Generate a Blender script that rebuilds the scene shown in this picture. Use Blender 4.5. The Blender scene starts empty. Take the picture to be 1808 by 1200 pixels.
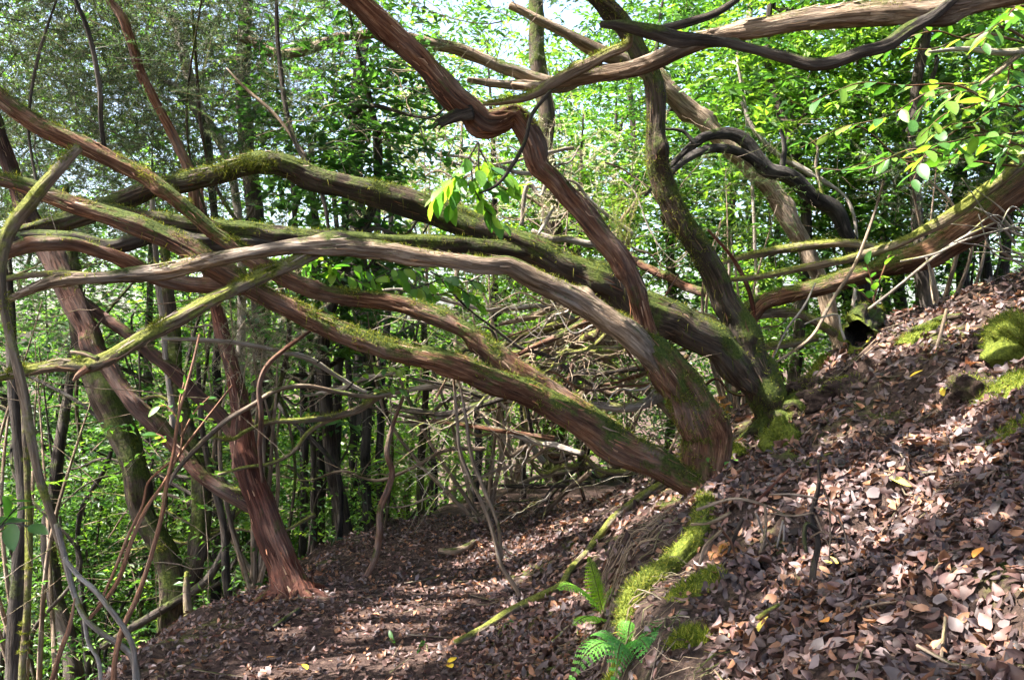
import bpy, math, random
import numpy as np
from mathutils import Vector, Matrix

rng = np.random.default_rng(11)
random.seed(11)
sc = bpy.context.scene
col = sc.collection

# ------------------------------------------------------------------ camera, sky, sun, exposure
FPX, CAMZ = 1406.2, 1.5
cam_d = bpy.data.cameras.new('camera')
cam_d.lens = 28.0; cam_d.sensor_width = 36.0; cam_d.clip_start = 0.05; cam_d.clip_end = 1500
cam = bpy.data.objects.new('camera', cam_d); col.objects.link(cam)
cam.location = (0, 0, CAMZ); cam.rotation_euler = (math.radians(90), 0, 0)
sc.camera = cam

SUN = Vector((-0.53, -0.10, 0.84)).normalized()          # towards the sun
world = bpy.data.worlds.new('World'); sc.world = world; world.use_nodes = True
wn = world.node_tree.nodes; wl = world.node_tree.links
sky = wn.new('ShaderNodeTexSky'); sky.sky_type = 'NISHITA'; sky.sun_disc = False
sky.sun_elevation = math.asin(SUN.z); sky.sun_rotation = math.atan2(SUN.x, SUN.y)
sky.dust_density = 4.0; sky.air_density = 1.0; sky.ozone_density = 0.6
bg = wn['Background']; wl.new(sky.outputs[0], bg.inputs[0]); bg.inputs[1].default_value = 0.105
sun_d = bpy.data.lights.new('sun', 'SUN'); sun_d.energy = 5.0; sun_d.angle = math.radians(0.55)
sun_d.color = (1.0, 0.955, 0.88)
sun = bpy.data.objects.new('sun', sun_d); col.objects.link(sun)
sun.rotation_euler = SUN.to_track_quat('Z', 'Y').to_euler(); sun.location = SUN * 40
vs = sc.view_settings
vs.view_transform = 'Standard'; vs.look = 'None'; vs.gamma = 1.0; vs.use_curve_mapping = False
vs.exposure = 2.7
cy = sc.cycles
cy.max_bounces = 6; cy.diffuse_bounces = 4; cy.glossy_bounces = 2; cy.transmission_bounces = 4
cy.caustics_reflective = False; cy.caustics_refractive = False
cy.use_adaptive_sampling = True; cy.adaptive_threshold = 0.03
try:
    cy.use_denoising = True; cy.denoiser = 'OPENIMAGEDENOISE'
except Exception:
    pass

# ------------------------------------------------------------------ numpy helpers
def P(px, py, d):
    return np.array([(px - 904) / FPX * d, d, CAMZ + (600 - py) / FPX * d])

def unit(a):
    return a / np.maximum(np.linalg.norm(a, axis=-1, keepdims=True), 1e-9)

def _hash(ix, iy, iz):
    n = (ix.astype(np.int64) * 73856093) ^ (iy.astype(np.int64) * 19349663) ^ (iz.astype(np.int64) * 83492791)
    n = (n ^ (n >> 13)) * 1274126177
    n = n ^ (n >> 16)
    return (n & 0xFFFF) / 65535.0

def vnoise(p):
    i = np.floor(p).astype(np.int64); f = p - i; f = f * f * (3 - 2 * f)
    r = 0
    for dx in (0, 1):
        wx = f[:, 0] if dx else 1 - f[:, 0]
        for dy in (0, 1):
            wy = f[:, 1] if dy else 1 - f[:, 1]
            for dz in (0, 1):
                wz = f[:, 2] if dz else 1 - f[:, 2]
                r = r + wx * wy * wz * _hash(i[:, 0] + dx, i[:, 1] + dy, i[:, 2] + dz)
    return r * 2 - 1

def fbm(p, o=3):
    r = 0; a = 1.0
    for k in range(o):
        r = r + a * vnoise(p * (2.03 ** k) + 17.3 * k); a *= 0.5
    return r

# terrain -----------------------------------------------------------
def xr(y):                      # right edge of the path
    y = np.asarray(y, float)
    return -0.26 + 0.13 * (np.minimum(y, 6) - 3.5) + 0.30 * np.maximum(0, y - 5.8) ** 1.35

BANK_S = np.array([-50, 0, .25, .6, 1.0, 2.6, 4.5, 8, 14, 300])
BANK_H = np.array([0, 0, .10, .30, .54, 1.47, 2.16, 3.1, 4.5, 9.0])
LEFT_D = np.array([-50, 0, .35, 1.0, 3, 8, 20, 60, 400])
LEFT_H = np.array([0, 0, -.07, -.50, -1.75, -4.0, -7, -10, -14])
def hgt(x, y, fine=True):
    x = np.asarray(x, float); y = np.asarray(y, float)
    sh = x.shape; x = x.ravel(); y = y.ravel()
    s = x - xr(y); d = -(s + 1.2)
    h = np.interp(s, BANK_S, BANK_H) + np.interp(d, LEFT_D, LEFT_H)
    h -= 0.05 * np.maximum(0, y - 6.0) ** 1.15
    ss = lambda a, b: np.clip((s - a) / (b - a), 0, 1) ** 2 * (3 - 2 * np.clip((s - a) / (b - a), 0, 1))
    wob_ = .10 * vnoise(np.stack([y * 2.3, 0 * y + 5, 0 * y], 1))
    s = s + wob_; h += .20 * (ss(.60, .76) - ss(.95, 2.2)) * np.clip((4.3 - y) / .5, 0, 1); s = s - wob_
    far = np.clip((y - 14) / 60, 0, 1); h = h * (1 - far) + (-5.0) * far
    q = np.stack([x, y, np.zeros_like(x)], 1)
    offp = np.clip(np.maximum(s, d) / 0.4, 0, 1) * 0.85 + 0.15
    h += 0.10 * offp * fbm(q * 1.1, 2)
    if fine:
        h += 0.035 * offp * fbm(q * 4.5 + 3, 2)
        # overhanging clods on the bank: small sharp steps
        st = fbm(q * 1.7 + 9, 2)
        h += 0.07 * offp * np.clip((st - .1) * 7, 0, 1) * np.clip(s - .6, 0, 1)
    return h.reshape(sh)

def hit(px, py, dmin=1.0, dmax=14):
    ds = np.linspace(dmin, dmax, 1300)
    x = (px - 904) / FPX * ds; z = CAMZ + (600 - py) / FPX * ds
    g = hgt(x, ds)
    k = np.argmax(z < g) if (z < g).any() else len(ds) - 1
    return float(ds[k])

def G(px, py, up=0.0):
    d = hit(px, py); p = P(px, py, d); p[2] += up
    return p

# ------------------------------------------------------------------ mesh and object helpers
def make_mesh(name, verts, tris=None, quads=None, cols=None, bark=None, smooth=True):
    me = bpy.data.meshes.new(name)
    verts = np.asarray(verts, np.float32)
    nt = 0 if tris is None else len(tris); nq = 0 if quads is None else len(quads)
    loops = []
    if nt: loops.append(np.asarray(tris, np.int32).ravel())
    if nq: loops.append(np.asarray(quads, np.int32).ravel())
    loops = np.concatenate(loops)
    me.vertices.add(len(verts)); me.vertices.foreach_set('co', verts.ravel())
    me.loops.add(len(loops)); me.loops.foreach_set('vertex_index', loops)
    me.polygons.add(nt + nq)
    starts = np.concatenate([np.arange(nt) * 3, nt * 3 + np.arange(nq) * 4]).astype(np.int32)
    me.polygons.foreach_set('loop_start', starts)
    me.polygons.foreach_set('use_smooth', np.full(nt + nq, smooth))
    if cols is not None:
        c = np.ones((len(verts), 4), np.float32); c[:, :3] = cols
        a = me.attributes.new('Col', 'FLOAT_COLOR', 'POINT'); a.data.foreach_set('color', c.ravel())
    if bark is not None:
        a = me.attributes.new('bark', 'FLOAT_VECTOR', 'POINT'); a.data.foreach_set('vector', np.asarray(bark, np.float32).ravel())
    me.update(calc_edges=True); me.validate()
    return me

def link(name, me, mat=None, parent=None):
    o = bpy.data.objects.new(name, me); col.objects.link(o)
    if mat is not None and len(me.materials) == 0: me.materials.append(mat)
    if parent is not None: o.parent = parent
    return o

def thing(name, label, cat, loc, group=None):
    o = bpy.data.objects.new(name, None); col.objects.link(o)
    o.empty_display_size = 0.1
    o.location = [float(v) for v in loc]; o['label'] = label; o['category'] = cat
    if group: o['group'] = group
    return o

def tag(o, label=None, cat=None, group=None, kind=None):
    if label: o['label'] = label
    if cat: o['category'] = cat
    if group: o['group'] = group
    if kind: o['kind'] = kind
    return o

# ------------------------------------------------------------------ materials
def new_mat(name):
    m = bpy.data.materials.new(name); m.use_nodes = True
    nt = m.node_tree; b = nt.nodes['Principled BSDF']
    return m, nt, b

def N(nt, t, **kw):
    n = nt.nodes.new(t)
    for k, v in kw.items():
        setattr(n, k, v)
    return n

def ramp(nt, fac, stops):
    r = N(nt, 'ShaderNodeValToRGB'); e = r.color_ramp.elements
    while len(e) < len(stops): e.new(0.5)
    for i, (p, c) in enumerate(stops):
        e[i].position = p; e[i].color = (*c, 1) if len(c) == 3 else c
    nt.links.new(fac, r.inputs[0]); return r.outputs[0]

def noise(nt, vec, scale, detail=4, rough=.6):
    n = N(nt, 'ShaderNodeTexNoise'); n.inputs['Scale'].default_value = scale
    n.inputs['Detail'].default_value = detail; n.inputs['Roughness'].default_value = rough
    nt.links.new(vec, n.inputs['Vector']); return n.outputs['Fac']

def mapping(nt, vec, scale):
    m = N(nt, 'ShaderNodeMapping'); m.inputs['Scale'].default_value = scale
    nt.links.new(vec, m.inputs['Vector']); return m.outputs[0]

def mixc(nt, fac, a, b):
    m = N(nt, 'ShaderNodeMix', data_type='RGBA')
    for sock, v in ((m.inputs[0], fac), (m.inputs[6], a), (m.inputs[7], b)):
        if isinstance(v, (int, float)): sock.default_value = v
        elif isinstance(v, tuple): sock.default_value = (*v, 1)
        else: nt.links.new(v, sock)
    return m.outputs[2]

def math_(nt, op, a, b=None, clamp=False):
    m = N(nt, 'ShaderNodeMath', operation=op); m.use_clamp = clamp
    for s, v in ((m.inputs[0], a), (m.inputs[1], b)):
        if v is None: continue
        if isinstance(v, (int, float)): s.default_value = v
        else: nt.links.new(v, s)
    return m.outputs[0]

def bark_mat(name, dark, mid, light, moss=0.5, grey=0.0, mosscol=((.020, .036, .006), (.095, .115, .020))):
    m, nt, b = new_mat(name); L = nt.links
    at = N(nt, 'ShaderNodeAttribute', attribute_name='bark').outputs['Vector']
    pos = N(nt, 'ShaderNodeNewGeometry')
    fib = noise(nt, mapping(nt, at, (75, 75, 5.5)), 1.0, 6, .65)
    fib2 = noise(nt, mapping(nt, at, (30, 30, 2.2)), 1.0, 3, .5)
    fine = noise(nt, mapping(nt, at, (220, 220, 30)), 1.0, 3, .6)
    c = ramp(nt, fib, [(.30, dark), (.48, mid), (.70, light)])
    blot = noise(nt, pos.outputs['Position'], 3.2, 4, .6)
    g = ramp(nt, blot, [(.44, (0, 0, 0)), (.62, (1, 1, 1))])
    gm = math_(nt, 'MULTIPLY', g, grey)
    greyc = ramp(nt, fib2, [(.35, (.10, .085, .075)), (.65, (.33, .29, .26))])
    c = mixc(nt, gm, c, greyc)
    st_ = noise(nt, mapping(nt, at, (9, 9, 1.6)), 1.0, 4, .6)
    c = mixc(nt, ramp(nt, st_, [(.46, (0, 0, 0)), (.64, (.75, .75, .75))]), c, tuple(x * .9 for x in dark))
    # moss grows on the upper sides, in patches
    sep = N(nt, 'ShaderNodeSeparateXYZ'); L.new(pos.outputs['Normal'], sep.inputs[0])
    mn = noise(nt, pos.outputs['Position'], 5.0, 5, .65)
    v = math_(nt, 'MULTIPLY', sep.outputs['Z'], .34)
    v = math_(nt, 'ADD', v, math_(nt, 'MULTIPLY', math_(nt, 'SUBTRACT', mn, .5), 2.1))
    v = math_(nt, 'ADD', v, moss - .5)
    mk = ramp(nt, v, [(.02, (0, 0, 0)), (.30, (1, 1, 1))])
    mf = noise(nt, pos.outputs['Position'], 70, 4, .7)
    mc = ramp(nt, mf, [(.32, mosscol[0]), (.66, mosscol[1])])
    c = mixc(nt, mk, c, mc)
    L.new(c, b.inputs['Base Color'])
    b.inputs['Roughness'].default_value = .88; b.inputs['Specular IOR Level'].default_value = .18
    hsum = math_(nt, 'ADD', math_(nt, 'ADD', fib, math_(nt, 'MULTIPLY', fine, .35)), math_(nt, 'MULTIPLY', math_(nt, 'MULTIPLY', mf, mk), .8))
    bp = N(nt, 'ShaderNodeBump'); bp.inputs['Strength'].default_value = 1.0; bp.inputs['Distance'].default_value = .02
    L.new(hsum, bp.inputs['Height']); L.new(bp.outputs[0], b.inputs['Normal'])
    return m

M = {}
M['red'] = bark_mat('red_bark', (.024, .010, .007), (.130, .053, .028), (.33, .18, .105), .36, .40)
M['redmoss'] = bark_mat('mossy_red_bark', (.022, .010, .007), (.118, .052, .027), (.31, .17, .10), .50, .30)
M['grey'] = bark_mat('weathered_bark', (.045, .028, .018), (.235, .160, .105), (.52, .40, .29), .30, .5)
M['greymoss'] = bark_mat('mossy_weathered_bark', (.05, .035, .022), (.17, .12, .08), (.36, .28, .20), .60, .5,
                         ((.06, .075, .012), (.24, .24, .05)))
M['dark'] = bark_mat('dark_bark', (.010, .008, .007), (.040, .030, .024), (.11, .085, .065), .36, .25)
M['darkmoss'] = bark_mat('mossy_dark_bark', (.012, .009, .007), (.045, .030, .020), (.12, .08, .052), .60, .15)
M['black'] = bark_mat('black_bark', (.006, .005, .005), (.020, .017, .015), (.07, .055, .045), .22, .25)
M['brick'] = bark_mat('rust_red_bark', (.022, .007, .005), (.095, .028, .017), (.25, .10, .06), .26, .2)
M['brickdark'] = bark_mat('shaded_red_bark', (.014, .006, .005), (.055, .022, .015), (.17, .08, .055), .34, .2)  # darker copy of the rust bark, with the heath's shade in its colour
M['pale'] = bark_mat('pale_bark', (.10, .08, .065), (.30, .25, .21), (.58, .52, .46), .34, .4,
                     ((.08, .09, .015), (.26, .26, .06)))
M['cane'] = bark_mat('orange_cane', (.12, .05, .028), (.26, .12, .065), (.40, .24, .15), .15, .2)
M['log'] = bark_mat('mossy_log_bark', (.02, .012, .008), (.08, .05, .03), (.18, .12, .08), .95, .1,
                    ((.045, .06, .008), (.17, .20, .025)))

def leaf_mat(name, trans=.45, rough=.42, spec=.45, tmul=(1.15, 1.25, .55)):
    m, nt, b = new_mat(name); L = nt.links
    a = N(nt, 'ShaderNodeAttribute', attribute_name='Col')
    L.new(a.outputs['Color'], b.inputs['Base Color'])
    b.inputs['Roughness'].default_value = rough; b.inputs['Specular IOR Level'].default_value = spec
    t = N(nt, 'ShaderNodeBsdfTranslucent')
    mu = N(nt, 'ShaderNodeMix', data_type='RGBA', blend_type='MULTIPLY'); mu.inputs[0].default_value = 1
    L.new(a.outputs['Color'], mu.inputs[6]); mu.inputs[7].default_value = (*[v * 1.7 for v in tmul], 1)
    L.new(mu.outputs[2], t.inputs[0])
    mx = N(nt, 'ShaderNodeMixShader'); mx.inputs[0].default_value = trans
    L.new(b.outputs[0], mx.inputs[1]); L.new(t.outputs[0], mx.inputs[2])
    L.new(mx.outputs[0], nt.nodes['Material Output'].inputs['Surface'])
    return m
M['leaf'] = leaf_mat('green_leaf')
M['heath'] = leaf_mat('heath_needles', .30, .6, .2, (1.1, 1.15, .7))
M['litter'] = leaf_mat('dry_leaf', .12, .55, .35, (1.2, .9, .6))
M['moss'] = leaf_mat('moss_blades', .35, .8, .1, (1.1, 1.1, .5))
M['fern'] = leaf_mat('fern_leaf', .40, .5, .3, (1.0, 1.25, .5))

def soil_mat(name, cols, mossy=0.0):
    m, nt, b = new_mat(name); L = nt.links
    g = N(nt, 'ShaderNodeNewGeometry'); pos = g.outputs['Position']
    n1 = noise(nt, pos, 22, 8, .7); n2 = noise(nt, pos, 1.6, 5, .6); n3 = noise(nt, pos, 140, 3, .6)
    c = ramp(nt, n1, [(.30, cols[0]), (.5, cols[1]), (.72, cols[2])])
    v = N(nt, 'ShaderNodeTexVoronoi'); v.inputs['Scale'].default_value = 42; L.new(pos, v.inputs['Vector'])
    bits = ramp(nt, v.outputs['Color'], [(.55, (0, 0, 0)), (.75, (1, 1, 1))])
    c = mixc(nt, math_(nt, 'MULTIPLY', bits, .35), c, (.16, .105, .08))
    if mossy:
        mk = ramp(nt, n2, [(.60 - mossy * .12, (0, 0, 0)), (.70 - mossy * .12, (1, 1, 1))])
        mk = math_(nt, 'MULTIPLY', mk, ramp(nt, n1, [(.42, (0, 0, 0)), (.55, (1, 1, 1))]))
        mc = ramp(nt, n3, [(.3, (.03, .045, .008)), (.7, (.13, .15, .02))])
        c = mixc(nt, mk, c, mc)
    L.new(c, b.inputs['Base Color']); b.inputs['Roughness'].default_value = .95
    b.inputs['Specular IOR Level'].default_value = .12
    bp = N(nt, 'ShaderNodeBump'); bp.inputs['Strength'].default_value = 1; bp.inputs['Distance'].default_value = .03
    L.new(math_(nt, 'ADD', n1, math_(nt, 'MULTIPLY', n3, .4)), bp.inputs['Height']); L.new(bp.outputs[0], b.inputs['Normal'])
    return m
M['soil'] = soil_mat('dark_forest_soil', ((.012, .008, .007), (.042, .027, .022), (.10, .068, .054)), .5)
M['path'] = soil_mat('trodden_soil', ((.018, .011, .010), (.050, .031, .026), (.11, .072, .060)))

# ------------------------------------------------------------------ tubes: trunks, limbs, stems
def catmull(pts, rad, step):
    pts = np.asarray(pts, float); rad = np.asarray(rad, float)
    seg = np.linalg.norm(np.diff(pts, axis=0), axis=1)
    t = np.concatenate([[0], np.cumsum(np.maximum(seg, 1e-6) ** .75)])
    p = np.vstack([2 * pts[0] - pts[1], pts, 2 * pts[-1] - pts[-2]])
    tt = np.concatenate([[t[0] - (t[1] - t[0])], t, [t[-1] + (t[-1] - t[-2])]])
    out = []; rr = []
    for i in range(len(pts) - 1):
        p0, p1, p2, p3 = p[i:i + 4]; t0, t1, t2, t3 = tt[i:i + 4]
        n = max(2, int(math.ceil(seg[i] / step)))
        u = (t1 + (t2 - t1) * np.arange(n) / n)[:, None]
        A1 = (t1 - u) / (t1 - t0) * p0 + (u - t0) / (t1 - t0) * p1
        A2 = (t2 - u) / (t2 - t1) * p1 + (u - t1) / (t2 - t1) * p2
        A3 = (t3 - u) / (t3 - t2) * p2 + (u - t2) / (t3 - t2) * p3
        B1 = (t2 - u) / (t2 - t0) * A1 + (u - t0) / (t2 - t0) * A2
        B2 = (t3 - u) / (t3 - t1) * A2 + (u - t1) / (t3 - t1) * A3
        out.append((t2 - u) / (t2 - t1) * B1 + (u - t1) / (t2 - t1) * B2)
        f = np.arange(n) / n; f = f * f * (3 - 2 * f)
        rr.append(rad[i] * (1 - f) + rad[i + 1] * f)
    out.append(pts[-1:]); rr.append(rad[-1:])
    return np.vstack(out), np.concatenate(rr)

def tube(c, r, sides=12, gnarl=.12, seed=0.0, wob=.25):
    n = len(c)
    s = np.concatenate([[0], np.cumsum(np.linalg.norm(np.diff(c, axis=0), axis=1))])
    qs = np.stack([s * 3.5, np.full(n, seed * 1.7), np.zeros(n)], 1)
    c = c + wob * r[:, None] * np.stack([fbm(qs, 2), fbm(qs + 31, 2), fbm(qs + 67, 2)], 1)
    T = unit(np.gradient(c, axis=0))
    u = np.cross(T[0], [0, 0, 1.0])
    if np.linalg.norm(u) < .1: u = np.cross(T[0], [1.0, 0, 0])
    U = np.empty_like(c); u = u / np.linalg.norm(u)
    for i in range(n):
        u = u - T[i] * np.dot(u, T[i]); u = u / np.linalg.norm(u); U[i] = u
    V = np.cross(T, U)
    a = np.linspace(0, 2 * np.pi, sides, endpoint=False)
    ca, sa = np.cos(a), np.sin(a)
    R = np.repeat(r[:, None], sides, 1)
    if gnarl > 0:
        S = np.repeat(s[:, None], sides, 1)
        p = np.stack([(ca[None] + 0 * S), (sa[None] + 0 * S), S], 2).reshape(-1, 3)
        low = fbm(p * [1.1, 1.1, 4.0] + seed, 2).reshape(n, sides)
        rid = np.abs(fbm(p * [3.2, 3.2, 1.6 ] + seed * 2 + 5, 3)).reshape(n, sides)
        R = R * (1 + gnarl * (1.1 * low - 1.0 * (rid - .35)))
        # burls and old knots
        for kk in range(int(s[-1] / .35) if sides >= 20 else 0):
            s0, a0 = rng.uniform(.1, s[-1]), rng.uniform(0, 2 * np.pi)
            da = np.abs((a[None] - a0 + np.pi) % (2 * np.pi) - np.pi); ex = np.exp(-((S - s0) / (1.1 * r.mean())) ** 2 - (da / .75) ** 2)
            R = R * (1 + rng.choice([.30, .2, -.14, .42]) * ex)
        # fine strips of bark
        if sides >= 20:
            fs = fbm(p * [9, 9, 3.0] + seed * 3 + 9, 2).reshape(n, sides)
            R = R + np.minimum(.006, R * .10) * fs * min(1, gnarl * 7)
    verts = c[:, None] + R[..., None] * (ca[None, :, None] * U[:, None] + sa[None, :, None] * V[:, None])
    bk = np.stack([R * ca[None], R * sa[None], np.repeat((s + seed)[:, None], sides, 1)], 2)
    verts = verts.reshape(-1, 3); bk = bk.reshape(-1, 3)
    i = np.arange(n - 1)[:, None] * sides; j = np.arange(sides)[None]; j2 = (j + 1) % sides
    quads = np.stack([i + j, i + j2, i + sides + j2, i + sides + j], 2).reshape(-1, 4)
    # caps
    e0, e1 = len(verts), len(verts) + 1
    verts = np.vstack([verts, c[0] - T[0] * r[0] * .4, c[-1] + T[-1] * r[-1] * .5])
    bk = np.vstack([bk, bk[0] * .2, bk[-1] * [0.2, .2, 1]])
    j = np.arange(sides); j2 = (j + 1) % sides; b = (n - 1) * sides
    tris = np.vstack([np.stack([j2, j, np.full(sides, e0)], 1), np.stack([b + j, b + j2, np.full(sides, e1)], 1)])
    nrm = unit((ca[None, :, None] * U[:, None] + sa[None, :, None] * V[:, None])).reshape(-1, 3)
    return verts, quads, tris, bk, nrm

MOSSC = np.array([[.05, .07, .010], [.09, .11, .016], [.14, .15, .026], [.055, .075, .016], [.20, .19, .04]])
def blades(pos, nrm, lmin, lmax, w, colset, droop=0.0, jit=.8):
    n = len(pos)
    d = unit(nrm + jit * rng.normal(size=(n, 3)) + [0, 0, -droop])
    L = rng.uniform(lmin, lmax, n)[:, None]
    side = unit(np.cross(d, rng.normal(size=(n, 3))))
    W = w * rng.uniform(.6, 1.4, n)[:, None]
    v = np.stack([pos - side * W, pos + side * W, pos + d * L], 1).reshape(-1, 3)
    c = colset[rng.integers(0, len(colset), n)] * rng.uniform(.7, 1.35, (n, 1))
    return v, np.arange(n * 3).reshape(-1, 3), np.repeat(c, 3, 0)

def moss_on(parent, base, verts, nrm, count, amount=.3, lmin=.007, lmax=.028, hang=0):
    m = vnoise(verts[:len(nrm)] * 5) * .55 + nrm[:, 2] * .55 + (vnoise(verts[:len(nrm)] * 14) * .3)
    ids = np.where(m > .55 - amount)[0]
    if len(ids) < 10: return
    cl = vnoise(verts[ids] * 22); ids2 = ids[cl > -.15]; ids = ids2 if len(ids2) > 10 else ids
    count = int(count * 1.45); k = rng.choice(ids, count)
    pos = verts[k] + rng.normal(size=(count, 3)) * .006
    v, t, c = blades(pos, nrm[k], lmin, lmax, .0016, MOSSC)
    if hang:
        lo = np.where((nrm[:, 2] < .1))[0]
        kk = rng.choice(lo, hang)
        v2, t2, c2 = blades(verts[kk], np.array([0, 0, -1.0]) + 0 * nrm[kk], .02, .09, .0018, MOSSC * .8, .6, .35)
        t = np.vstack([t, t2 + len(v)]); v = np.vstack([v, v2]); c = np.vstack([c, c2])
    o = link('moss', make_mesh('moss', v - base, tris=t, cols=c, smooth=False), M['moss'], parent)
    tag(o, kind='stuff')

def px_line(pts, depth):
    """pts: (px, py, width px); depth: knots spread along the line"""
    xs = np.array([p[:2] for p in pts], float)
    L = np.concatenate([[0], np.cumsum(np.linalg.norm(np.diff(xs, axis=0), axis=1))])
    dep = np.interp(L / L[-1], np.linspace(0, 1, len(depth)), depth) if np.ndim(depth) else np.full(len(pts), depth)
    W = np.array([P(a, b, d) for (a, b), d in zip(xs, dep)])
    r = np.array([p[2] for p in pts], float) * .455 * dep / FPX
    return W, r

def limb(root, name, pts, depth, mat, sides=16, step=.03, gnarl=.13, moss=0, mossamt=.3, hang=0, world_pts=None, wob=.25, label=None):
    base = np.array(root.location) if root is not None else np.zeros(3)
    W, r = px_line(pts, depth) if world_pts is None else world_pts
    c, rr = catmull(W, r, step)
    v, q, t, bk, nr = tube(c, rr, sides, gnarl, rng.uniform(0, 40), wob)
    o = link(name, make_mesh(name, v - base, tris=t, quads=q, bark=bk), M[mat], root)
    if label: o['label'] = label
    if sides >= 28:
        n = int(len(c) * 1.2); i = rng.integers(1, len(c) - 2, n); k = i * sides + rng.integers(0, sides, n)
        T = unit(c[i + 1] - c[i - 1]) * rng.choice([-1, 1], (n, 1)); nn = nr[k]; sd = np.cross(nn, T)
        L = rng.uniform(.03, .11, (n, 1)); w = rng.uniform(.0012, .0045, (n, 1)); p = v[k] + nn * .001; lift = rng.uniform(.002, .014, (n, 1))
        m_ = p + T * L * .5 + nn * lift * .3; e_ = p + T * L + nn * lift + sd * rng.normal(size=(n, 1)) * .008
        fv = np.stack([p - sd * w, p + sd * w, m_ - sd * w, m_ + sd * w, e_], 1).reshape(-1, 3)
        ft = (np.arange(n)[:, None, None] * 5 + np.array([[0, 1, 3], [0, 3, 2], [2, 3, 4]])[None]).reshape(-1, 3)
        pal = {'grey': [[.30, .23, .17], [.16, .11, .08]], 'red': [[.20, .085, .045], [.10, .045, .025], [.30, .19, .12]]}.get(mat[:4] if mat[:4] == 'grey' else 'red')
        pal = np.array(pal) * (.45 if 'dark' in mat else 1)
        fc = np.repeat(pal[rng.integers(0, len(pal), n)] * rng.uniform(.6, 1.3, (n, 1)), 5, 0)
        fo = link('loose_bark', make_mesh('loose_bark', fv - base, tris=ft, cols=fc, smooth=False), M['litter'], o); fo['kind'] = 'stuff'
    if moss: moss_on(o, base, v, nr, moss, mossamt, hang=hang)
    return o, c, rr

def lone(name, label, cat, pts, depth, mat, group=None, **kw):
    """a thing that is a single stem or stick: one mesh whose origin is at its lowest point"""
    W, r = px_line(pts, depth)
    k = int(np.argmin(W[:, 2])); base = W[k]
    e = thing('tmp', 'x', 'x', base)
    o, c, rr = limb(e, name, pts, depth, mat, **kw)
    o.parent = None; o.location = e.location; bpy.data.objects.remove(e)
    tag(o, label, cat, group)
    return o, c, rr

# ------------------------------------------------------------------ leaves
def leaf_cloud(pos, d, nrm, L, W, cols, fold=.18):
    """4-vertex folded leaves"""
    n = len(pos)
    d = unit(d); s = unit(np.cross(nrm, d)); u = np.cross(d, s)
    L = np.broadcast_to(np.asarray(L, float), (n,))[:, None]; W = np.broadcast_to(np.asarray(W, float), (n,))[:, None]
    b = pos; t = pos + d * L - u * L * .10
    mid = pos + d * L * .48 + u * L * .02
    l = mid + s * W * .5 + u * W * fold; r = mid - s * W * .5 + u * W * fold
    v = np.stack([b, r, t, l], 1).reshape(-1, 3)
    i = np.arange(n)[:, None] * 4
    tris = np.vstack([i + [0, 1, 2], i + [0, 2, 3]])
    return v, tris, np.repeat(cols, 4, 0)

def sprays(o, twigL, k, leafL, palette, droop=.25, ratio=.42, up=1.0, updir=.25, twig=True, lumcol=None):
    """leafy shoots: a fine twig with k alternate leaves; o: origins (n,3)"""
    n = len(o)
    d = rng.normal(size=(n, 3)); d[:, 2] = d[:, 2] * .45 + updir; d = unit(d)
    TL = twigL * rng.uniform(.6, 1.3, n)
    pe = unit(np.cross(d, [0, 0, 1.0])); 
    V = []; T = []; C = []; nv = 0
    pos = []; dirs = []; nrms = []
    for j in range(k):
        t = (j + .6) / k
        sgn = 1 if j % 2 else -1
        p = o + d * (TL * t)[:, None] - np.array([0, 0, 1.0]) * (droop * .5 * TL * t * t)[:, None]
        ld = unit(d * (.35 + .9 * t ** 3) + sgn * pe * .9 + rng.normal(size=(n, 3)) * .28 - [0, 0, droop])
        nn = unit(np.array([0, 0, up]) + rng.normal(size=(n, 3)) * .45)
        pos.append(p); dirs.append(ld); nrms.append(nn)
    pos = np.concatenate(pos); dirs = np.concatenate(dirs); nrms = np.concatenate(nrms)
    m = len(pos)
    LL = leafL * rng.uniform(.65, 1.25, m)
    bc = palette[rng.integers(0, len(palette), n)] * rng.uniform(.75, 1.3, (n, 1))
    cc = np.tile(bc, (k, 1)) * rng.uniform(.75, 1.3, (m, 1))
    v, t, c = leaf_cloud(pos, dirs, nrms, LL, LL * ratio, cc)
    if twig:
        w = .0022 + 0 * TL
        e = o + d * TL[:, None] - np.array([0, 0, 1.0]) * (droop * .5 * TL)[:, None]
        v2 = np.stack([o - pe * w[:, None], o + pe * w[:, None], e], 1).reshape(-1, 3)
        t2 = np.arange(n * 3).reshape(-1, 3) + len(v)
        c2 = np.tile(np.array([.06, .045, .03]), (n * 3, 1))
        v = np.vstack([v, v2]); t = np.vstack([t, t2]); c = np.vstack([c, c2])
    return v, t, c

LAUREL = np.array([[.035, .085, .016], [.05, .115, .018], [.075, .15, .022], [.025, .065, .018], [.10, .17, .025]])
DEEP = np.array([[.018, .05, .014], [.028, .07, .016], [.04, .09, .02]])
BRIGHT = np.array([[.09, .18, .025], [.12, .21, .03], [.15, .22, .03], [.06, .14, .022]])
HEATH = np.array([[.045, .065, .035], [.06, .075, .045], [.035, .055, .03], [.08, .085, .06]])
DRYTW = np.array([[.20, .17, .15], [.28, .24, .21], [.14, .12, .105], [.22, .22, .15]])

def blobs(n, centre, rad, nb=14, tight=.30):
    """points gathered in clumps inside an ellipsoid"""
    centre = np.asarray(centre, float); rad = np.asarray(rad, float)
    b = unit(rng.normal(size=(nb, 3))) * rng.uniform(.15, 1.0, (nb, 1)) ** .5
    k = rng.integers(0, nb, n)
    return centre + (b[k] + rng.normal(size=(n, 3)) * tight) * rad

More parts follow.
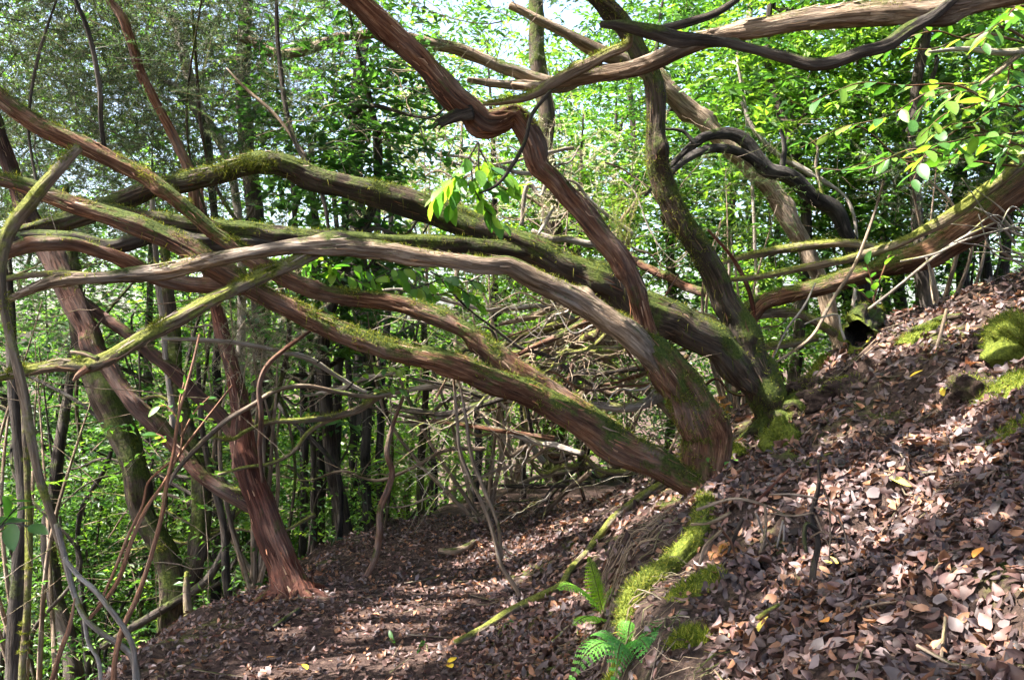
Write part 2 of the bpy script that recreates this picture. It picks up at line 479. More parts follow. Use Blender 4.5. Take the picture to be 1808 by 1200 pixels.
GAPS = []                        # (point, radius): lines towards the sun left open through the crowns
def open_gaps(v, t):
    """cut crown leaves away along the sun lines, so sun patches land on chosen spots"""
    cen = v[t].mean(1); S = np.array(SUN); keep = np.ones(len(t), bool)
    for p, r in GAPS:
        w = cen - p; a = w @ S; r = r * 1.55
        dd = (w * w).sum(1) - a * a
        keep &= ~((dd < (r * (1 + .25 * np.sin(cen[:, 0] * 31 + cen[:, 1] * 17))) ** 2) & (a > .3))
    return t[keep]

def foliage(root, name, v, t, c, mat='leaf', kind='stuff'):
    base = np.array(root.location)
    o = link(name, make_mesh(name, v - base, tris=t, cols=c, smooth=False), M[mat], root)
    if kind: o['kind'] = kind
    return o

def merge(lst):
    vs_, ts, cs = [], [], []; n = 0
    for v, t, c in lst:
        vs_.append(v); ts.append(t + n); cs.append(c); n += len(v)
    return np.vstack(vs_), np.vstack(ts), np.vstack(cs)

def plumes(o, d, length, needles, nl, nw, palette, droop=.15):
    """heath shoots: a thin stalk with many fine needles"""
    n = len(o); d = unit(d); L = length * rng.uniform(.6, 1.3, n)
    tt = rng.uniform(0, 1, (n, needles))
    p = o[:, None] + d[:, None] * (L[:, None] * tt)[..., None]
    p[..., 2] -= droop * L[:, None] * tt ** 2
    nd = unit(d[:, None] * .75 + rng.normal(size=(n, needles, 3)) * .6)
    side = unit(np.cross(nd, rng.normal(size=(n, needles, 3))))
    ll = nl * rng.uniform(.6, 1.3, (n, needles, 1))
    v = np.stack([p - side * nw, p + side * nw, p + nd * ll], 2).reshape(-1, 3)
    m = n * needles
    bc = palette[rng.integers(0, len(palette), n)] * rng.uniform(.7, 1.3, (n, 1))
    c = np.repeat(np.repeat(bc, needles, 0) * rng.uniform(.7, 1.3, (m, 1)), 3, 0)
    e = o + d * L[:, None]; e[:, 2] -= droop * L
    s2 = unit(np.cross(d, rng.normal(size=(n, 3)))) * .0022
    v2 = np.stack([o - s2, o + s2, e], 1).reshape(-1, 3)
    c2 = np.tile(np.array([.09, .07, .055]), (n * 3, 1))
    return np.vstack([v, v2]), np.arange((m + n) * 3).reshape(-1, 3), np.vstack([c, c2])

def near_leaf_mesh(name, c, bend=.15, wid=.42, broad=.5):
    """one leaf, unit length along x, with midrib fold and toothless margin"""
    ts = np.array([0, .10, .28, .50, .72, .90, 1.0]); v = []
    for t in ts:
        w = wid * .5 * (math.sin(math.pi * t ** (.78 if broad < .5 else .95)) ** .75 if 0 < t < 1 else 0)
        z = -bend * t * t
        v += [(t, w, z + .22 * w), (t, 0, z), (t, -w, z + .22 * w)]
    q = []
    for i in range(len(ts) - 1):
        a = i * 3; q += [(a, a + 1, a + 4, a + 3), (a + 1, a + 2, a + 5, a + 4)]
    v = np.array(v)
    cc = np.tile(np.array(c), (len(v), 1)); cc[1::3] *= 1.25
    v[:, 1] += 1e-4 * np.tile([1, 0, -1], len(ts))
    return make_mesh(name, v, quads=np.array(q), cols=cc, smooth=True)

NEAR = [near_leaf_mesh('leaf', c, b, w) for c, b, w in (
    ((.07, .16, .02), .12, .42), ((.10, .20, .025), .2, .46), ((.13, .23, .03), .05, .44),
    ((.04, .11, .02), .18, .40), ((.16, .24, .035), .1, .48), ((.05, .13, .03), .25, .5))]
for me in NEAR: me.materials.append(M['leaf'])

def frame(pos, d, nrm, L, base):
    d = np.asarray(d, float); d = d / np.linalg.norm(d)
    s = np.cross(nrm, d); s /= max(np.linalg.norm(s), 1e-6); u = np.cross(d, s)
    m = Matrix(((d[0] * L, s[0] * L, u[0] * L, pos[0] - base[0]), (d[1] * L, s[1] * L, u[1] * L, pos[1] - base[1]),
                (d[2] * L, s[2] * L, u[2] * L, pos[2] - base[2]), (0, 0, 0, 1)))
    return m

def put_leaf(root, pos, d, nrm, L, pool=NEAR, name='leaf'):
    o = link(name, pool[rng.integers(0, len(pool))], None, root)
    o.matrix_local = frame(pos, d, nrm, L, np.array(root.location))
    return o

def leafy_stem(root, c, k, L, t0=.25, spread=.9, droop=.25, up=.9, pool=NEAR):
    """k single leaves set alternately along a stem centre line"""
    n = len(c)
    for j in range(k):
        t = t0 + (1 - t0) * (j + .7) / k
        i = min(n - 2, int(t * (n - 1))); T = c[i + 1] - c[i]; T = T / (np.linalg.norm(T) + 1e-9)
        pe = np.cross(T, [0, 0, 1.0]); pe /= np.linalg.norm(pe) + 1e-9
        an = rng.uniform(-.7, .7)
        sd = (1 if j % 2 else -1) * pe * math.cos(an) + np.array([0, 0, 1]) * math.sin(an) * .5
        d = T * (.35 + .8 * t ** 4) + sd * spread + rng.normal(size=3) * .2 + np.array([0, 0, -droop])
        nr = np.array([0, 0, up]) + rng.normal(size=3) * .4
        put_leaf(root, c[i], d, nr, L * rng.uniform(.65, 1.2), pool)


# ------------------------------------------------------------------ the ground, the path
def grow(a, b, fine, lo, hi, f=1.22):
    mid = np.arange(a, b, fine); r = [mid[-1]]; st = fine
    while r[-1] < hi: st *= f; r.append(r[-1] + st)
    l = [mid[0]]; st = fine
    while l[-1] > lo: st *= f; l.append(l[-1] - st)
    return np.concatenate([l[:0:-1], mid, r[1:]])
gx = grow(-2.2, 5.2, .04, -300, 300); gy = grow(.6, 8.0, .04, -60, 400)
X, Y = np.meshgrid(gx, gy); Z = hgt(X, Y)
nx, ny = len(gx), len(gy)
ii = (np.arange(ny - 1)[:, None] * nx + np.arange(nx - 1)[None]).ravel()
ground = link('ground', make_mesh('ground', np.stack([X.ravel(), Y.ravel(), Z.ravel()], 1),
              quads=np.stack([ii, ii + 1, ii + nx + 1, ii + nx], 1)), M['soil'])
tag(ground, kind='structure')
py_ = np.arange(-1.0, 11, .045); ps = np.linspace(-1.2, .04, 30)
PX = xr(py_)[:, None] + ps[None]; PY = np.repeat(py_[:, None], 30, 1); PZ = hgt(PX, PY) + .005
ii = (np.arange(len(py_) - 1)[:, None] * 30 + np.arange(29)[None]).ravel()
path = link('path', make_mesh('path', np.stack([PX.ravel(), PY.ravel(), PZ.ravel()], 1),
            quads=np.stack([ii, ii + 1, ii + 31, ii + 30], 1)), M['path'])
tag(path, kind='structure')

def gnormal(x, y, e=.04):
    return unit(np.stack([-(hgt(x + e, y) - hgt(x - e, y)) / (2 * e), -(hgt(x, y + e) - hgt(x, y - e)) / (2 * e), np.ones_like(x)], 1))

# ------------------------------------------------------------------ leaf litter
DRY = np.array([[.165, .092, .076], [.215, .125, .100], [.10, .058, .048], [.14, .105, .100], [.18, .145, .140], [.15, .10, .09], [.125, .075, .062],
                [.27, .14, .08], [.065, .040, .034], [.25, .18, .16], [.085, .062, .060], [.32, .165, .085]])
def litter_pts(n, x0, x1, y0, y1, small=False):
    x = rng.uniform(x0, x1, n); y = rng.uniform(y0, y1, n)
    s = x - xr(y)
    p = np.ones(n)
    q = np.stack([x, y, np.zeros(n)], 1)
    bare = np.clip((fbm(q * 1.3 + 40, 2) - .12) * 4, 0, 1)
    p *= 1 - (.5 if not small else .15) * bare * (s < 2.2)
    p *= np.where(s < -1.35, .6, np.where(s < 0, .85, 1.0))
    p *= 1 - (.88 if not small else .35) * np.exp(-((s - .85) / .36) ** 2) * (y < 3.9)       # bare dark cut beside the path
    p *= np.clip(1.35 - y * .06, .4, 1)
    ok = rng.uniform(size=n) < p
    return x[ok], y[ok], s[ok]

def curl_leaves(x, y, L, cols, tilt=.50, lift=.026):
    n = len(x); z = hgt(x, y) + rng.uniform(.002, lift, n)
    nr = unit(gnormal(x, y) + rng.normal(size=(n, 3)) * tilt)
    d = rng.normal(size=(n, 3)); d = unit(d - nr * (d * nr).sum(1, keepdims=True))
    sd = np.cross(nr, d)
    W = L * rng.uniform(.30, .62, n); curl = rng.normal(size=n) * .40; cup = rng.normal(size=n) * .40; tw = rng.normal(size=n) * .35
    V = []
    for t, w in ((0, 0), (.25, .40), (.55, .5), (.82, .30), (1, 0)):
        zc = curl * (t - .5) ** 2 * 2 * L
        for sg in ((0,) if w == 0 else (-1, 0, 1)):
            off = sg * w
            V.append(np.stack([x, y, z], 1) + d * (L * (t - .5))[:, None] + sd * (W * off)[:, None]
                     + nr * (zc + np.abs(off) * cup * W * 1.6 + off * tw * W * (t - .3))[:, None])
    V = np.stack(V, 1)                                   # n,11,3
    V = V + rng.normal(size=V.shape) * (L * .026)[:, None, None]
    tr = np.array([[0, 2, 1], [0, 3, 2], [1, 2, 5], [1, 5, 4], [2, 3, 6], [2, 6, 5], [4, 5, 8], [4, 8, 7], [5, 6, 9], [5, 9, 8], [7, 8, 10], [8, 9, 10]])
    T = (np.arange(n)[:, None, None] * 11 + tr[None]).reshape(-1, 3)
    return V.reshape(-1, 3), T, np.repeat(cols, 11, 0)

def dry_cols(n):
    return DRY[rng.integers(0, len(DRY), n)] * rng.uniform(.28, 1.08, (n, 1)) * [.92, .86, .88]
parts_ = []
for n, x0, x1, y0, y1, l0, l1 in ((21500, .0, 3.2, 1.0, 3.6, .024, .066), (18500, -.3, 6.0, 3.4, 8.0, .04, .075),
                                  (15500, -2.2, .3, 2.6, 7.0, .02, .05), (9500, -.2, 3.2, 1.0, 4.2, .010, .03)):
    x, y, s = litter_pts(n, x0, x1, y0, y1, l1 < .04)
    parts_.append(curl_leaves(x, y, rng.uniform(l0, l1, len(x)) * np.clip(.36 + .22 * y, .62, 1), dry_cols(len(x))))
keep_state = rng.bit_generator.state
x = rng.uniform(.15, 1.9, 6500); y = rng.uniform(.95, 2.5, 6500); ok = (x - xr(y) > .95) & (x < y * .75 + .2); x, y = x[ok], y[ok]
parts_.append(curl_leaves(x, y, rng.uniform(.022, .05, len(x)), dry_cols(len(x)) * .9, .5, .024))
rng.bit_generator.state = keep_state
v, t, c = merge(parts_)
lit = link('leaf_litter', make_mesh('leaf_litter', v, tris=t, cols=c, smooth=True), M['litter'])
tag(lit, 'brown and grey dead leaves carpeting the bank and the path', 'leaf litter', kind='stuff')
# the largest of the leaves, one by one
pool = []
for k in range(16):
    xx = np.array([0.0]); 
    c0 = DRY[[0, 1, 3, 2, 5, 7, 6, 2, 11, 0, 4, 6][k % 12]] * rng.uniform(.55, .95)
    vv, tt, cc = curl_leaves(np.array([50.0]), np.array([50.0]), np.array([1.0]), np.array([c0]), .0, .0021)
    vv = vv - vv.mean(0)
    me = make_mesh('fallen_leaf', vv, tris=tt, cols=cc); me.materials.append(M['litter']); pool.append(me)
cnt = 0
while cnt < 290:
    x = rng.uniform(.3, 2.3); y = rng.uniform(1.35, 3.4)
    if x > y * .66 or x < y * .12 or (x - xr(y)) < 1.15: continue
    nr = gnormal(np.array([x]), np.array([y]))[0] + rng.normal(size=3) * .28
    d = rng.normal(size=3); d -= nr * d.dot(nr) / nr.dot(nr)
    L = rng.uniform(.04, .062) * min(1, .5 + .2 * y); a = pool[rng.integers(0, 16)]
    o = link('fallen_leaf', a, None, ground)
    z = float(hgt(x, y)) + .026
    # meshes were made on a level spot: turn about z and tilt with the slope
    o.matrix_local = frame(np.array([x, y, z]), d, nr, L, np.zeros(3)); cnt += 1

YEL = [near_leaf_mesh('yellow_leaf', c, .1, .5) for c in ((.62, .42, .03), (.66, .52, .10), (.55, .22, .04))]
for me in YEL: me.materials.append(M['litter'])
for px, py, L, k, lab in (
    (1606, 675, .075, 0, 'bright yellow oval leaf lying on the bank below the hollow stump'),
    (1664, 694, .07, 0, 'narrow yellow leaf on the bank beside the mossy boulder'),
    (1570, 858, .075, 1, 'pale yellow leaf in the sunny patch of the bank'),
    (1530, 612, .05, 0, 'small yellow leaf just under the hollow black stump'),
    (1356, 1108, .07, 1, 'long greenish yellow leaf on dark soil under the bare twigs'),
    (1462, 1121, .05, 2, 'orange leaf lying flat near the foot of the bank'),
    (1452, 1003, .05, 1, 'small lemon leaf beside the dark forked stick'),
    (1735, 990, .045, 2, 'small orange leaf among the litter near the right edge'),
    (1082, 928, .05, 0, 'yellow leaf on the litter beside the long fallen pole'),
    (1076, 1056, .08, 2, 'orange brown curled leaf just behind the upper fern'),
    (806, 1171, .06, 0, 'yellow leaf on the path close to the pole end'),
    (798, 1190, .07, 0, 'two-toned yellow leaf at the bottom edge of the path'),
    (535, 1183, .06, 0, 'yellow leaf at the left lower edge of the path'),
    (470, 1171, .04, 2, 'small amber leaf on the path edge near the thin twigs')):
    p = G(px, py); nr = gnormal(p[:1], p[1:2])[0]; d = rng.normal(size=3); d -= nr * d.dot(nr)
    o = link('yellow_leaf', YEL[k], None); tag(o, lab, 'leaf', 'yellow fallen leaves')
    o.matrix_local = frame(p + np.array([0, 0, .03]), d, nr + rng.normal(size=3) * .2, L, np.zeros(3))

# fine sticks in the litter
sv = []; st = []; sb = []; nn_ = 0
for k in range(420):
    x = rng.uniform(-1.3, 4.5); y = rng.uniform(1.2, 7.5)
    L = rng.uniform(.08, .4); a = rng.uniform(0, 6.28); m_ = 5
    f = np.linspace(-.5, .5, m_); xx = x + math.cos(a) * L * f; yy = y + math.sin(a) * L * f
    zz = hgt(xx, yy) + .018 + rng.uniform(-.004, .03) * f
    v, q, t, bk, _ = tube(np.stack([xx, yy, zz], 1), np.full(m_, rng.uniform(.0015, .004)), 4, 0, rng.uniform(0, 9), 1.0)
    sv.append(v); st.append(np.vstack([t, q[:, [0, 1, 2]], q[:, [0, 2, 3]]]) + nn_); sb.append(bk); nn_ += len(v)
o = link('twig_litter', make_mesh('twig_litter', np.vstack(sv), tris=np.vstack(st), bark=np.vstack(sb)), M['grey'])
tag(o, 'thin broken twigs strewn over the leaf litter', 'twigs', kind='stuff')

# ------------------------------------------------------------------ tree A: the leaning tree in the middle
A0 = P(1243, 885, 4.45); A0[2] -= .05
tA = thing('tree_heath', 'leaning tree with mossy foot and long bare limbs arching left over the path', 'tree', A0)
limb(tA, 'trunk', [(1262, 930, 70), (1250, 890, 78), (1240, 830, 74), (1232, 770, 74), (1212, 712, 72), (1180, 660, 70), (1150, 622, 62), (1122, 596, 50), (1095, 575, 40), (1060, 555, 28)],
     (4.5, 4.42, 4.36), 'redmoss', 42, .011, .24, 8000, .55, 260)
limb(tA, 'limb', [(1200, 700, 14), (1166, 648, 32), (1134, 608, 44), (1102, 580, 46), (1075, 563, 45), (1033, 541, 42), (983, 515, 42), (933, 488, 40), (895, 468, 37), (850, 466, 32), (783, 455, 31), (717, 445, 34),
     (650, 438, 37), (600, 434, 35), (545, 436, 30), (490, 440, 28), (433, 450, 26), (367, 463, 26), (300, 477, 25), (233, 484, 24), (167, 491, 21), (117, 496, 20), (67, 508, 18), (10, 531, 13)],
     (4.4, 4.2, 4.0, 3.8, 3.6), 'grey', 40, .011, .26, 900, .02, label='weathered pale grey limb')
limb(tA, 'branch', [(190, 488, 14), (150, 485, 15), (100, 483, 14), (50, 487, 12), (-10, 497, 9)], (3.73, 3.6), 'greymoss', 16, .02)
limb(tA, 'branch', [(600, 433, 26), (567, 440, 27), (517, 466, 26), (467, 488, 26), (417, 513, 27), (367, 534, 28), (317, 560, 28), (267, 588, 27), (227, 613, 27), (187, 637, 28), (150, 647, 26),
     (117, 644, 23), (67, 650, 21), (0, 665, 18), (-50, 676, 15)], (4.02, 3.7, 3.4), 'greymoss', 30, .013, .2, 2200, .3, 60)
limb(tA, 'stub', [(158, 648, 16), (140, 662, 12), (130, 672, 5)], 3.5, 'red', 12, .01)
limb(tA, 'twig', [(175, 634, 9), (150, 624, 8), (125, 621, 5)], 3.52, 'grey', 8, .02)
limb(tA, 'limb', [(1165, 640, 40), (1140, 590, 38), (1128, 545, 33), (1118, 500, 34), (1095, 455, 40), (1047, 400, 40), (1010, 355, 39), (980, 318, 40), (950, 286, 43), (940, 252, 43), (924, 224, 42), (902, 204, 38),
     (880, 216, 40), (853, 218, 43), (826, 190, 46), (795, 158, 45), (757, 115, 44), (717, 77, 43), (673, 37, 41), (633, 0, 40), (585, -50, 38), (540, -120, 34), (520, -220, 26), (540, -330, 16)],
     (4.4, 4.2, 3.9, 3.7, 3.7), 'red', 40, .011, .24, 900, .08, label='twisted red limb with an elbow bend')
limb(tA, 'stub', [(835, 196, 26), (808, 202, 21), (788, 211, 16), (776, 217, 13)], 3.88, 'dark', 20, .008, .5)
for q_ in ([(786, 206, 8), (772, 212, 5), (764, 220, 2)], [(784, 214, 9), (770, 222, 5), (762, 232, 1.5)], [(790, 216, 7), (778, 226, 4), (774, 234, 1.5)]):
    limb(tA, 'splinter', q_, 3.88, 'dark', 6, .008, .3)
limb(tA, 'limb', [(1252, 872, 46), (1200, 842, 52), (1133, 803, 62), (1067, 771, 62), (1000, 736, 57), (933, 699, 50), (867, 669, 47), (800, 647, 45), (733, 629, 43), (667, 610, 42), (600, 585, 41), (540, 556, 40),
     (480, 527, 40), (420, 495, 39), (360, 458, 38), (300, 425, 36), (233, 394, 35), (150, 369, 32), (100, 352, 30), (50, 330, 28), (-20, 312, 25), (-120, 300, 20)],
     (4.42, 4.25, 4.1, 4.0, 3.9), 'redmoss', 38, .012, .20, 6500, .35, 220, label='long red limb with moss along its back')
limb(tA, 'limb', [(1110, 780, 30), (1060, 745, 42), (1000, 706, 45), (950, 676, 43), (900, 645, 42), (867, 616, 40), (833, 590, 36), (783, 566, 33), (733, 549, 30), (667, 532, 30), (600, 523, 30), (540, 508, 30),
     (485, 482, 30), (430, 448, 30), (367, 399, 29), (320, 363, 29), (288, 336, 29), (250, 307, 29), (200, 281, 31), (150, 257, 33), (100, 236, 33), (40, 206, 33), (0, 173, 31), (-40, 120, 26), (-90, 40, 18)],
     (4.36, 4.4, 4.4, 4.3, 4.2), 'redmoss', 34, .013, .20, 5200, .40, 200)
rp = [(1250, 880, 50), (1243, 930, 34), (1226, 968, 30), (1185, 1003, 36), (1150, 1034, 38), (1122, 1066, 36), (1106, 1102, 28), (1100, 1140, 14)]
rw = np.array([G(x, y) for x, y, w in rp]); rw[0] = P(1250, 880, 4.40); rw[:, 1] = np.convolve(np.pad(rw[:, 1], 1, 'edge'), [.25, .5, .25], 'valid')
rw[1:, 0] = [(p[0] - 904) / FPX * y for p, y in zip(rp[1:], rw[1:, 1])]; rw[1:, 2] = hgt(rw[1:, 0], rw[1:, 1]) + .015
limb(tA, 'root', None, None, 'log', 26, .014, .25, 6000, .8, world_pts=(rw, np.array([p[2] for p in rp]) / 2 * rw[:, 1] / FPX))
for k, (a, b, c_, d_) in enumerate(((1290, 860, 1330, 905), (1280, 905, 1320, 960), (1215, 890, 1180, 930))):
    limb(tA, 'root', [(1252, 870, 24), ((1252 + a) / 2, (865 + b) / 2, 18), (a, b, 14), (c_, d_, 7)], (4.42, 4.3), 'dark', 12, .03)

def flare(root, n, R0, r0, mat, zup=.16, moss=0):
    b = np.array(root.location)
    for k in range(n):
        an = 2 * math.pi * (k + rng.uniform(-.3, .3)) / n; f = np.array([-.15, .25, .55, .8, 1.0]); L = R0 * rng.uniform(.6, 1.25)
        x = b[0] + math.cos(an) * L * f + rng.normal(size=5) * .012; y = b[1] + math.sin(an) * L * f + rng.normal(size=5) * .012
        z = hgt(x, y) + np.array([zup, zup * .55, .02, -.002, -.03])
        limb(root, 'root', None, None, mat, 14, .02, .2, moss, .5, world_pts=(np.stack([x, y, z], 1), r0 * np.array([1.3, 1.0, .7, .5, .25]) * rng.uniform(.7, 1.2)))
flare(tA, 8, .32, .042, 'redmoss', .06, 300)
# ------------------------------------------------------------------ tree B: dark mossy pair behind
B0 = P(1362, 748, 5.35); B0[2] -= .06
tB = thing('tree_heath', 'dark moss-coated tree standing just behind the leaning one', 'tree', B0)
limb(tB, 'trunk', [(1372, 790, 60), (1361, 735, 60), (1350, 690, 72), (1330, 645, 76), (1310, 600, 66), (1290, 550, 54), (1275, 515, 47), (1257, 474, 46), (1232, 430, 48), (1205, 392, 46), (1183, 350, 42), (1165, 300, 39),
     (1156, 250, 36), (1157, 185, 35), (1147, 133, 33), (1127, 97, 33), (1108, 62, 33), (1083, 27, 33), (1050, -5, 30), (1010, -70, 26), (990, -180, 20)],
     (5.4, 5.35, 5.2, 5.1, 5.0), 'darkmoss', 34, .016, .16, 6500, .62, 500)
limb(tB, 'limb', [(1358, 720, 16), (1340, 690, 40), (1315, 662, 56), (1285, 634, 64), (1235, 590, 68), (1175, 553, 68), (1120, 528, 66), (1060, 500, 64), (1000, 473, 62), (933, 443, 62), (867, 415, 60), (800, 389, 54), (733, 366, 50), (667, 346, 48), (600, 328, 45),
     (533, 306, 42), (483, 291, 40), (433, 293, 39), (383, 308, 40), (333, 318, 38), (283, 326, 36), (233, 343, 36), (190, 362, 34), (110, 392, 30), (0, 420, 26), (-80, 440, 20)],
     (5.37, 5.1, 4.9, 4.75, 4.7), 'darkmoss', 34, .016, .15, 5200, .35, 500, label='thick dark limb arching left under moss')
limb(tB, 'limb', [(960, 452, 30), (900, 442, 34), (860, 436, 34), (800, 432, 33), (730, 429, 32), (640, 424, 32), (540, 419, 34), (460, 410, 34), (390, 400, 32), (320, 392, 30), (240, 378, 28), (180, 367, 24)],
     (5.0, 4.75, 4.6), 'darkmoss', 24, .02, .15, 1800, .5)
limb(tB, 'limb', [(520, 430, 28), (430, 428, 34), (350, 424, 36), (283, 412, 36), (240, 424, 34), (200, 436, 30), (130, 424, 28), (60, 420, 30), (-20, 436, 26)], (4.75, 4.6, 4.5), 'dark', 24, .02, .15)
limb(tB, 'limb', [(470, 510, 24), (400, 505, 30), (330, 499, 30), (267, 484, 27), (233, 466, 27), (183, 447, 27), (133, 434, 27), (67, 430, 27), (10, 446, 24), (-40, 460, 20)], (4.75, 4.55, 4.4), 'red', 24, .02, .14, 300, .1)
for k, (x, y, n) in enumerate(((395, 300, 900), (440, 286, 1000), (350, 312, 350), (470, 290, 500))):       # shaggy moss beards on the arch
    pos = P(x, y, 4.77) + rng.normal(size=(n, 3)) * [.045, .04, .022]
    v, t, c = blades(pos, rng.normal(size=(n, 3)), .02, .07, .0016, MOSSC * .45, .3, 1)
    foliage(tB, 'moss', v, t, c, 'moss')

flare(tB, 8, .30, .04, 'darkmoss', .05, 250)
# ------------------------------------------------------------------ tree C: limbs overhead, from the right
C0 = np.array([3.55, 3.3, float(hgt(3.55, 3.3)) - .1])
tC = thing('tree_heath', 'tree with bare limbs crossing the upper right corner overhead', 'tree', C0)
tr_ = np.array([C0, C0 + [-.05, 0, .6], C0 + [-.2, .05, 1.1], P(1990, -40, 3.4), P(1880, -150, 3.5), P(1800, -330, 3.6)])
limb(tC, 'trunk', None, None, 'redmoss', 24, .04, world_pts=(tr_, np.array([.13, .11, .10, .09, .07, .04])))
limb(tC, 'limb', [(1990, -40, 46), (1880, -26, 42), (1755, 0, 44), (1671, 17, 44), (1603, 22, 45), (1536, 23, 44), (1469, 30, 43), (1402, 42, 39), (1334, 52, 38), (1267, 66, 34), (1200, 88, 34), (1150, 109, 34), (1100, 125, 30),
     (1050, 131, 27), (1000, 142, 25), (950, 155, 18), (905, 150, 10)], (3.4, 3.5, 3.7, 3.9), 'grey', 32, .013, .18, 900, .1)
limb(tC, 'limb', [(1760, -60, 16), (1684, 0, 18), (1654, 27, 20), (1603, 57, 22), (1570, 81, 23), (1519, 94, 22), (1469, 111, 23), (1435, 114, 22), (1385, 101, 20), (1334, 87, 19), (1284, 76, 20), (1234, 71, 23), (1195, 70, 28), (1150, 57, 28),
     (1100, 47, 22), (1072, 45, 15), (1060, 44, 12)], (3.4, 3.45, 3.55), 'dark', 24, .014, .18)
limb(tC, 'branch', [(1330, -30, 13), (1300, 0, 14), (1267, 22, 16), (1225, 38, 17), (1180, 50, 16), (1140, 58, 13)], (3.6, 3.55), 'dark', 14, .02)
limb(tC, 'branch', [(1116, 62, 11), (1110, 80, 18), (1077, 94, 21), (1017, 123, 25), (967, 151, 23), (933, 169, 18), (890, 179, 14), (853, 184, 9)], (3.62, 3.75, 3.8), 'greymoss', 22, .012, .16, 600, .3)
limb(tC, 'twig', [(972, 160, 7), (937, 207, 8), (927, 247, 8), (903, 294, 8), (877, 327, 7), (847, 341, 4)], (3.72, 3.68), 'dark', 9, .015, .1)

# ------------------------------------------------------------------ tree D: mossy limbs rising to the right
D0 = P(1322, 665, 6.2); D0[2] -= .1
tD = thing('tree_heath', 'low tree with moss-topped limbs rising towards the right edge', 'tree', D0)
limb(tD, 'trunk', [(1330, 690, 40), (1322, 640, 32), (1318, 590, 32), (1322, 555, 36), (1345, 535, 36)], 6.2, 'darkmoss', 18, .03, .15, 600, .4)
limb(tD, 'limb', [(1322, 560, 34), (1351, 531, 33), (1418, 514, 33), (1486, 497, 34), (1536, 481, 36), (1587, 462, 48), (1637, 440, 56), (1697, 405, 64), (1760, 358, 66), (1830, 300, 66), (1930, 220, 60), (2050, 90, 50)],
     (6.2, 6.0, 5.7, 5.4), 'redmoss', 30, .018, .17, 4000, .45)
limb(tD, 'limb', [(1281, 494, 9), (1334, 490, 12), (1402, 477, 13), (1469, 464, 15), (1536, 446, 16), (1603, 421, 18), (1660, 392, 22), (1720, 352, 24), (1790, 298, 26), (1860, 240, 24)], (5.9, 5.6, 5.3), 'greymoss', 18, .02, .14, 900, .35)
limb(tD, 'limb', [(1268, 468, 8), (1318, 451, 12), (1351, 444, 16), (1402, 437, 18), (1452, 431, 17), (1503, 430, 17), (1560, 438, 14), (1610, 432, 9)], (6.3, 6.0), 'greymoss', 18, .02, .14, 1100, .4)
limb(tD, 'limb', [(1325, 560, 18), (1360, 552, 19), (1402, 551, 18), (1442, 567, 17), (1475, 590, 14)], (6.2, 6.3), 'greymoss', 16, .02, .14, 600, .4)
limb(tD, 'limb', [(1325, 620, 15), (1360, 609, 15), (1402, 605, 14), (1445, 596, 12)], 6.2, 'greymoss', 14, .02, .14, 500, .4)
limb(tD, 'twig', [(1250, 405, 5), (1294, 457, 7), (1318, 501, 8), (1331, 551, 9), (1336, 610, 9)], (6.1, 6.15), 'brick', 9, .03)

# ------------------------------------------------------------------ trees E and F on the right, behind
E0 = P(1470, 560, 8.2); E0[2] = float(hgt(E0[0], E0[1])) - .1
tE = thing('leaning_tree', 'pale leaning trunk slanting down from the upper centre towards the bank', 'tree', E0)
limb(tE, 'trunk', [(1500, 760, 30), (1478, 600, 27), (1450, 500, 29), (1425, 440, 33), (1402, 397, 36), (1378, 356, 36), (1345, 313, 36), (1311, 279, 36), (1277, 249, 36), (1234, 208, 36), (1200, 178, 35), (1165, 143, 33), (1110, 110, 28), (1050, 88, 26), (983, 50, 20), (900, 10, 14)],
     (8.1, 8.0, 7.8), 'grey', 22, .03, .16)
limb(tE, 'limb', [(600, 67, 20), (550, 86, 21), (500, 98, 20), (473, 90, 18), (440, 73, 16), (410, 66, 9)], (7.4, 7.3), 'grey', 14, .03, .2)
limb(tE, 'limb', [(1000, 150, 26), (933, 133, 27), (883, 117, 25), (833, 95, 24), (767, 78, 21), (690, 58, 19), (600, 67, 18)], (7.8, 7.4), 'grey', 16, .03, .16)
limb(tE, 'limb', [(1060, 110, 20), (1000, 150, 24), (930, 152, 20), (870, 147, 16), (825, 140, 9)], (7.8, 7.5), 'grey', 16, .03, .16)
F0 = P(1505, 500, 7.6); F0[2] = float(hgt(F0[0], F0[1])) - .1
tF = thing('dead_tree', 'blackened twisted dead tree with hooked branch in front of the leaves', 'tree', F0)
limb(tF, 'trunk', [(1540, 700, 26), (1530, 560, 22), (1510, 450, 26), (1489, 400, 29), (1474, 366, 29), (1442, 348, 27), (1419, 330, 27), (1388, 309, 27), (1353, 300, 27), (1335, 276, 26), (1318, 250, 25), (1291, 237, 22), (1250, 241, 19), (1222, 258, 17), (1198, 280, 15), (1170, 310, 12), (1140, 345, 7)],
     (7.6, 7.3, 7.1), 'black', 18, .02, .24)
limb(tF, 'branch', [(1385, 312, 14), (1382, 296, 11), (1385, 259, 9), (1378, 228, 6)], 7.25, 'black', 10, .02, .2)
limb(tF, 'branch', [(1340, 290, 20), (1300, 266, 18), (1262, 264, 17), (1225, 275, 15), (1190, 300, 12), (1160, 335, 6)], (7.2, 7.0), 'black', 12, .02, .2)
limb(tF, 'branch', [(1228, 256, 8), (1205, 232, 7), (1175, 228, 4)], 7.1, 'black', 8, .02, .2)
limb(tF, 'branch', [(1455, 352, 9), (1448, 320, 8), (1441, 290, 7), (1443, 262, 6), (1430, 245, 4)], 7.35, 'greymoss', 8, .02, .3)

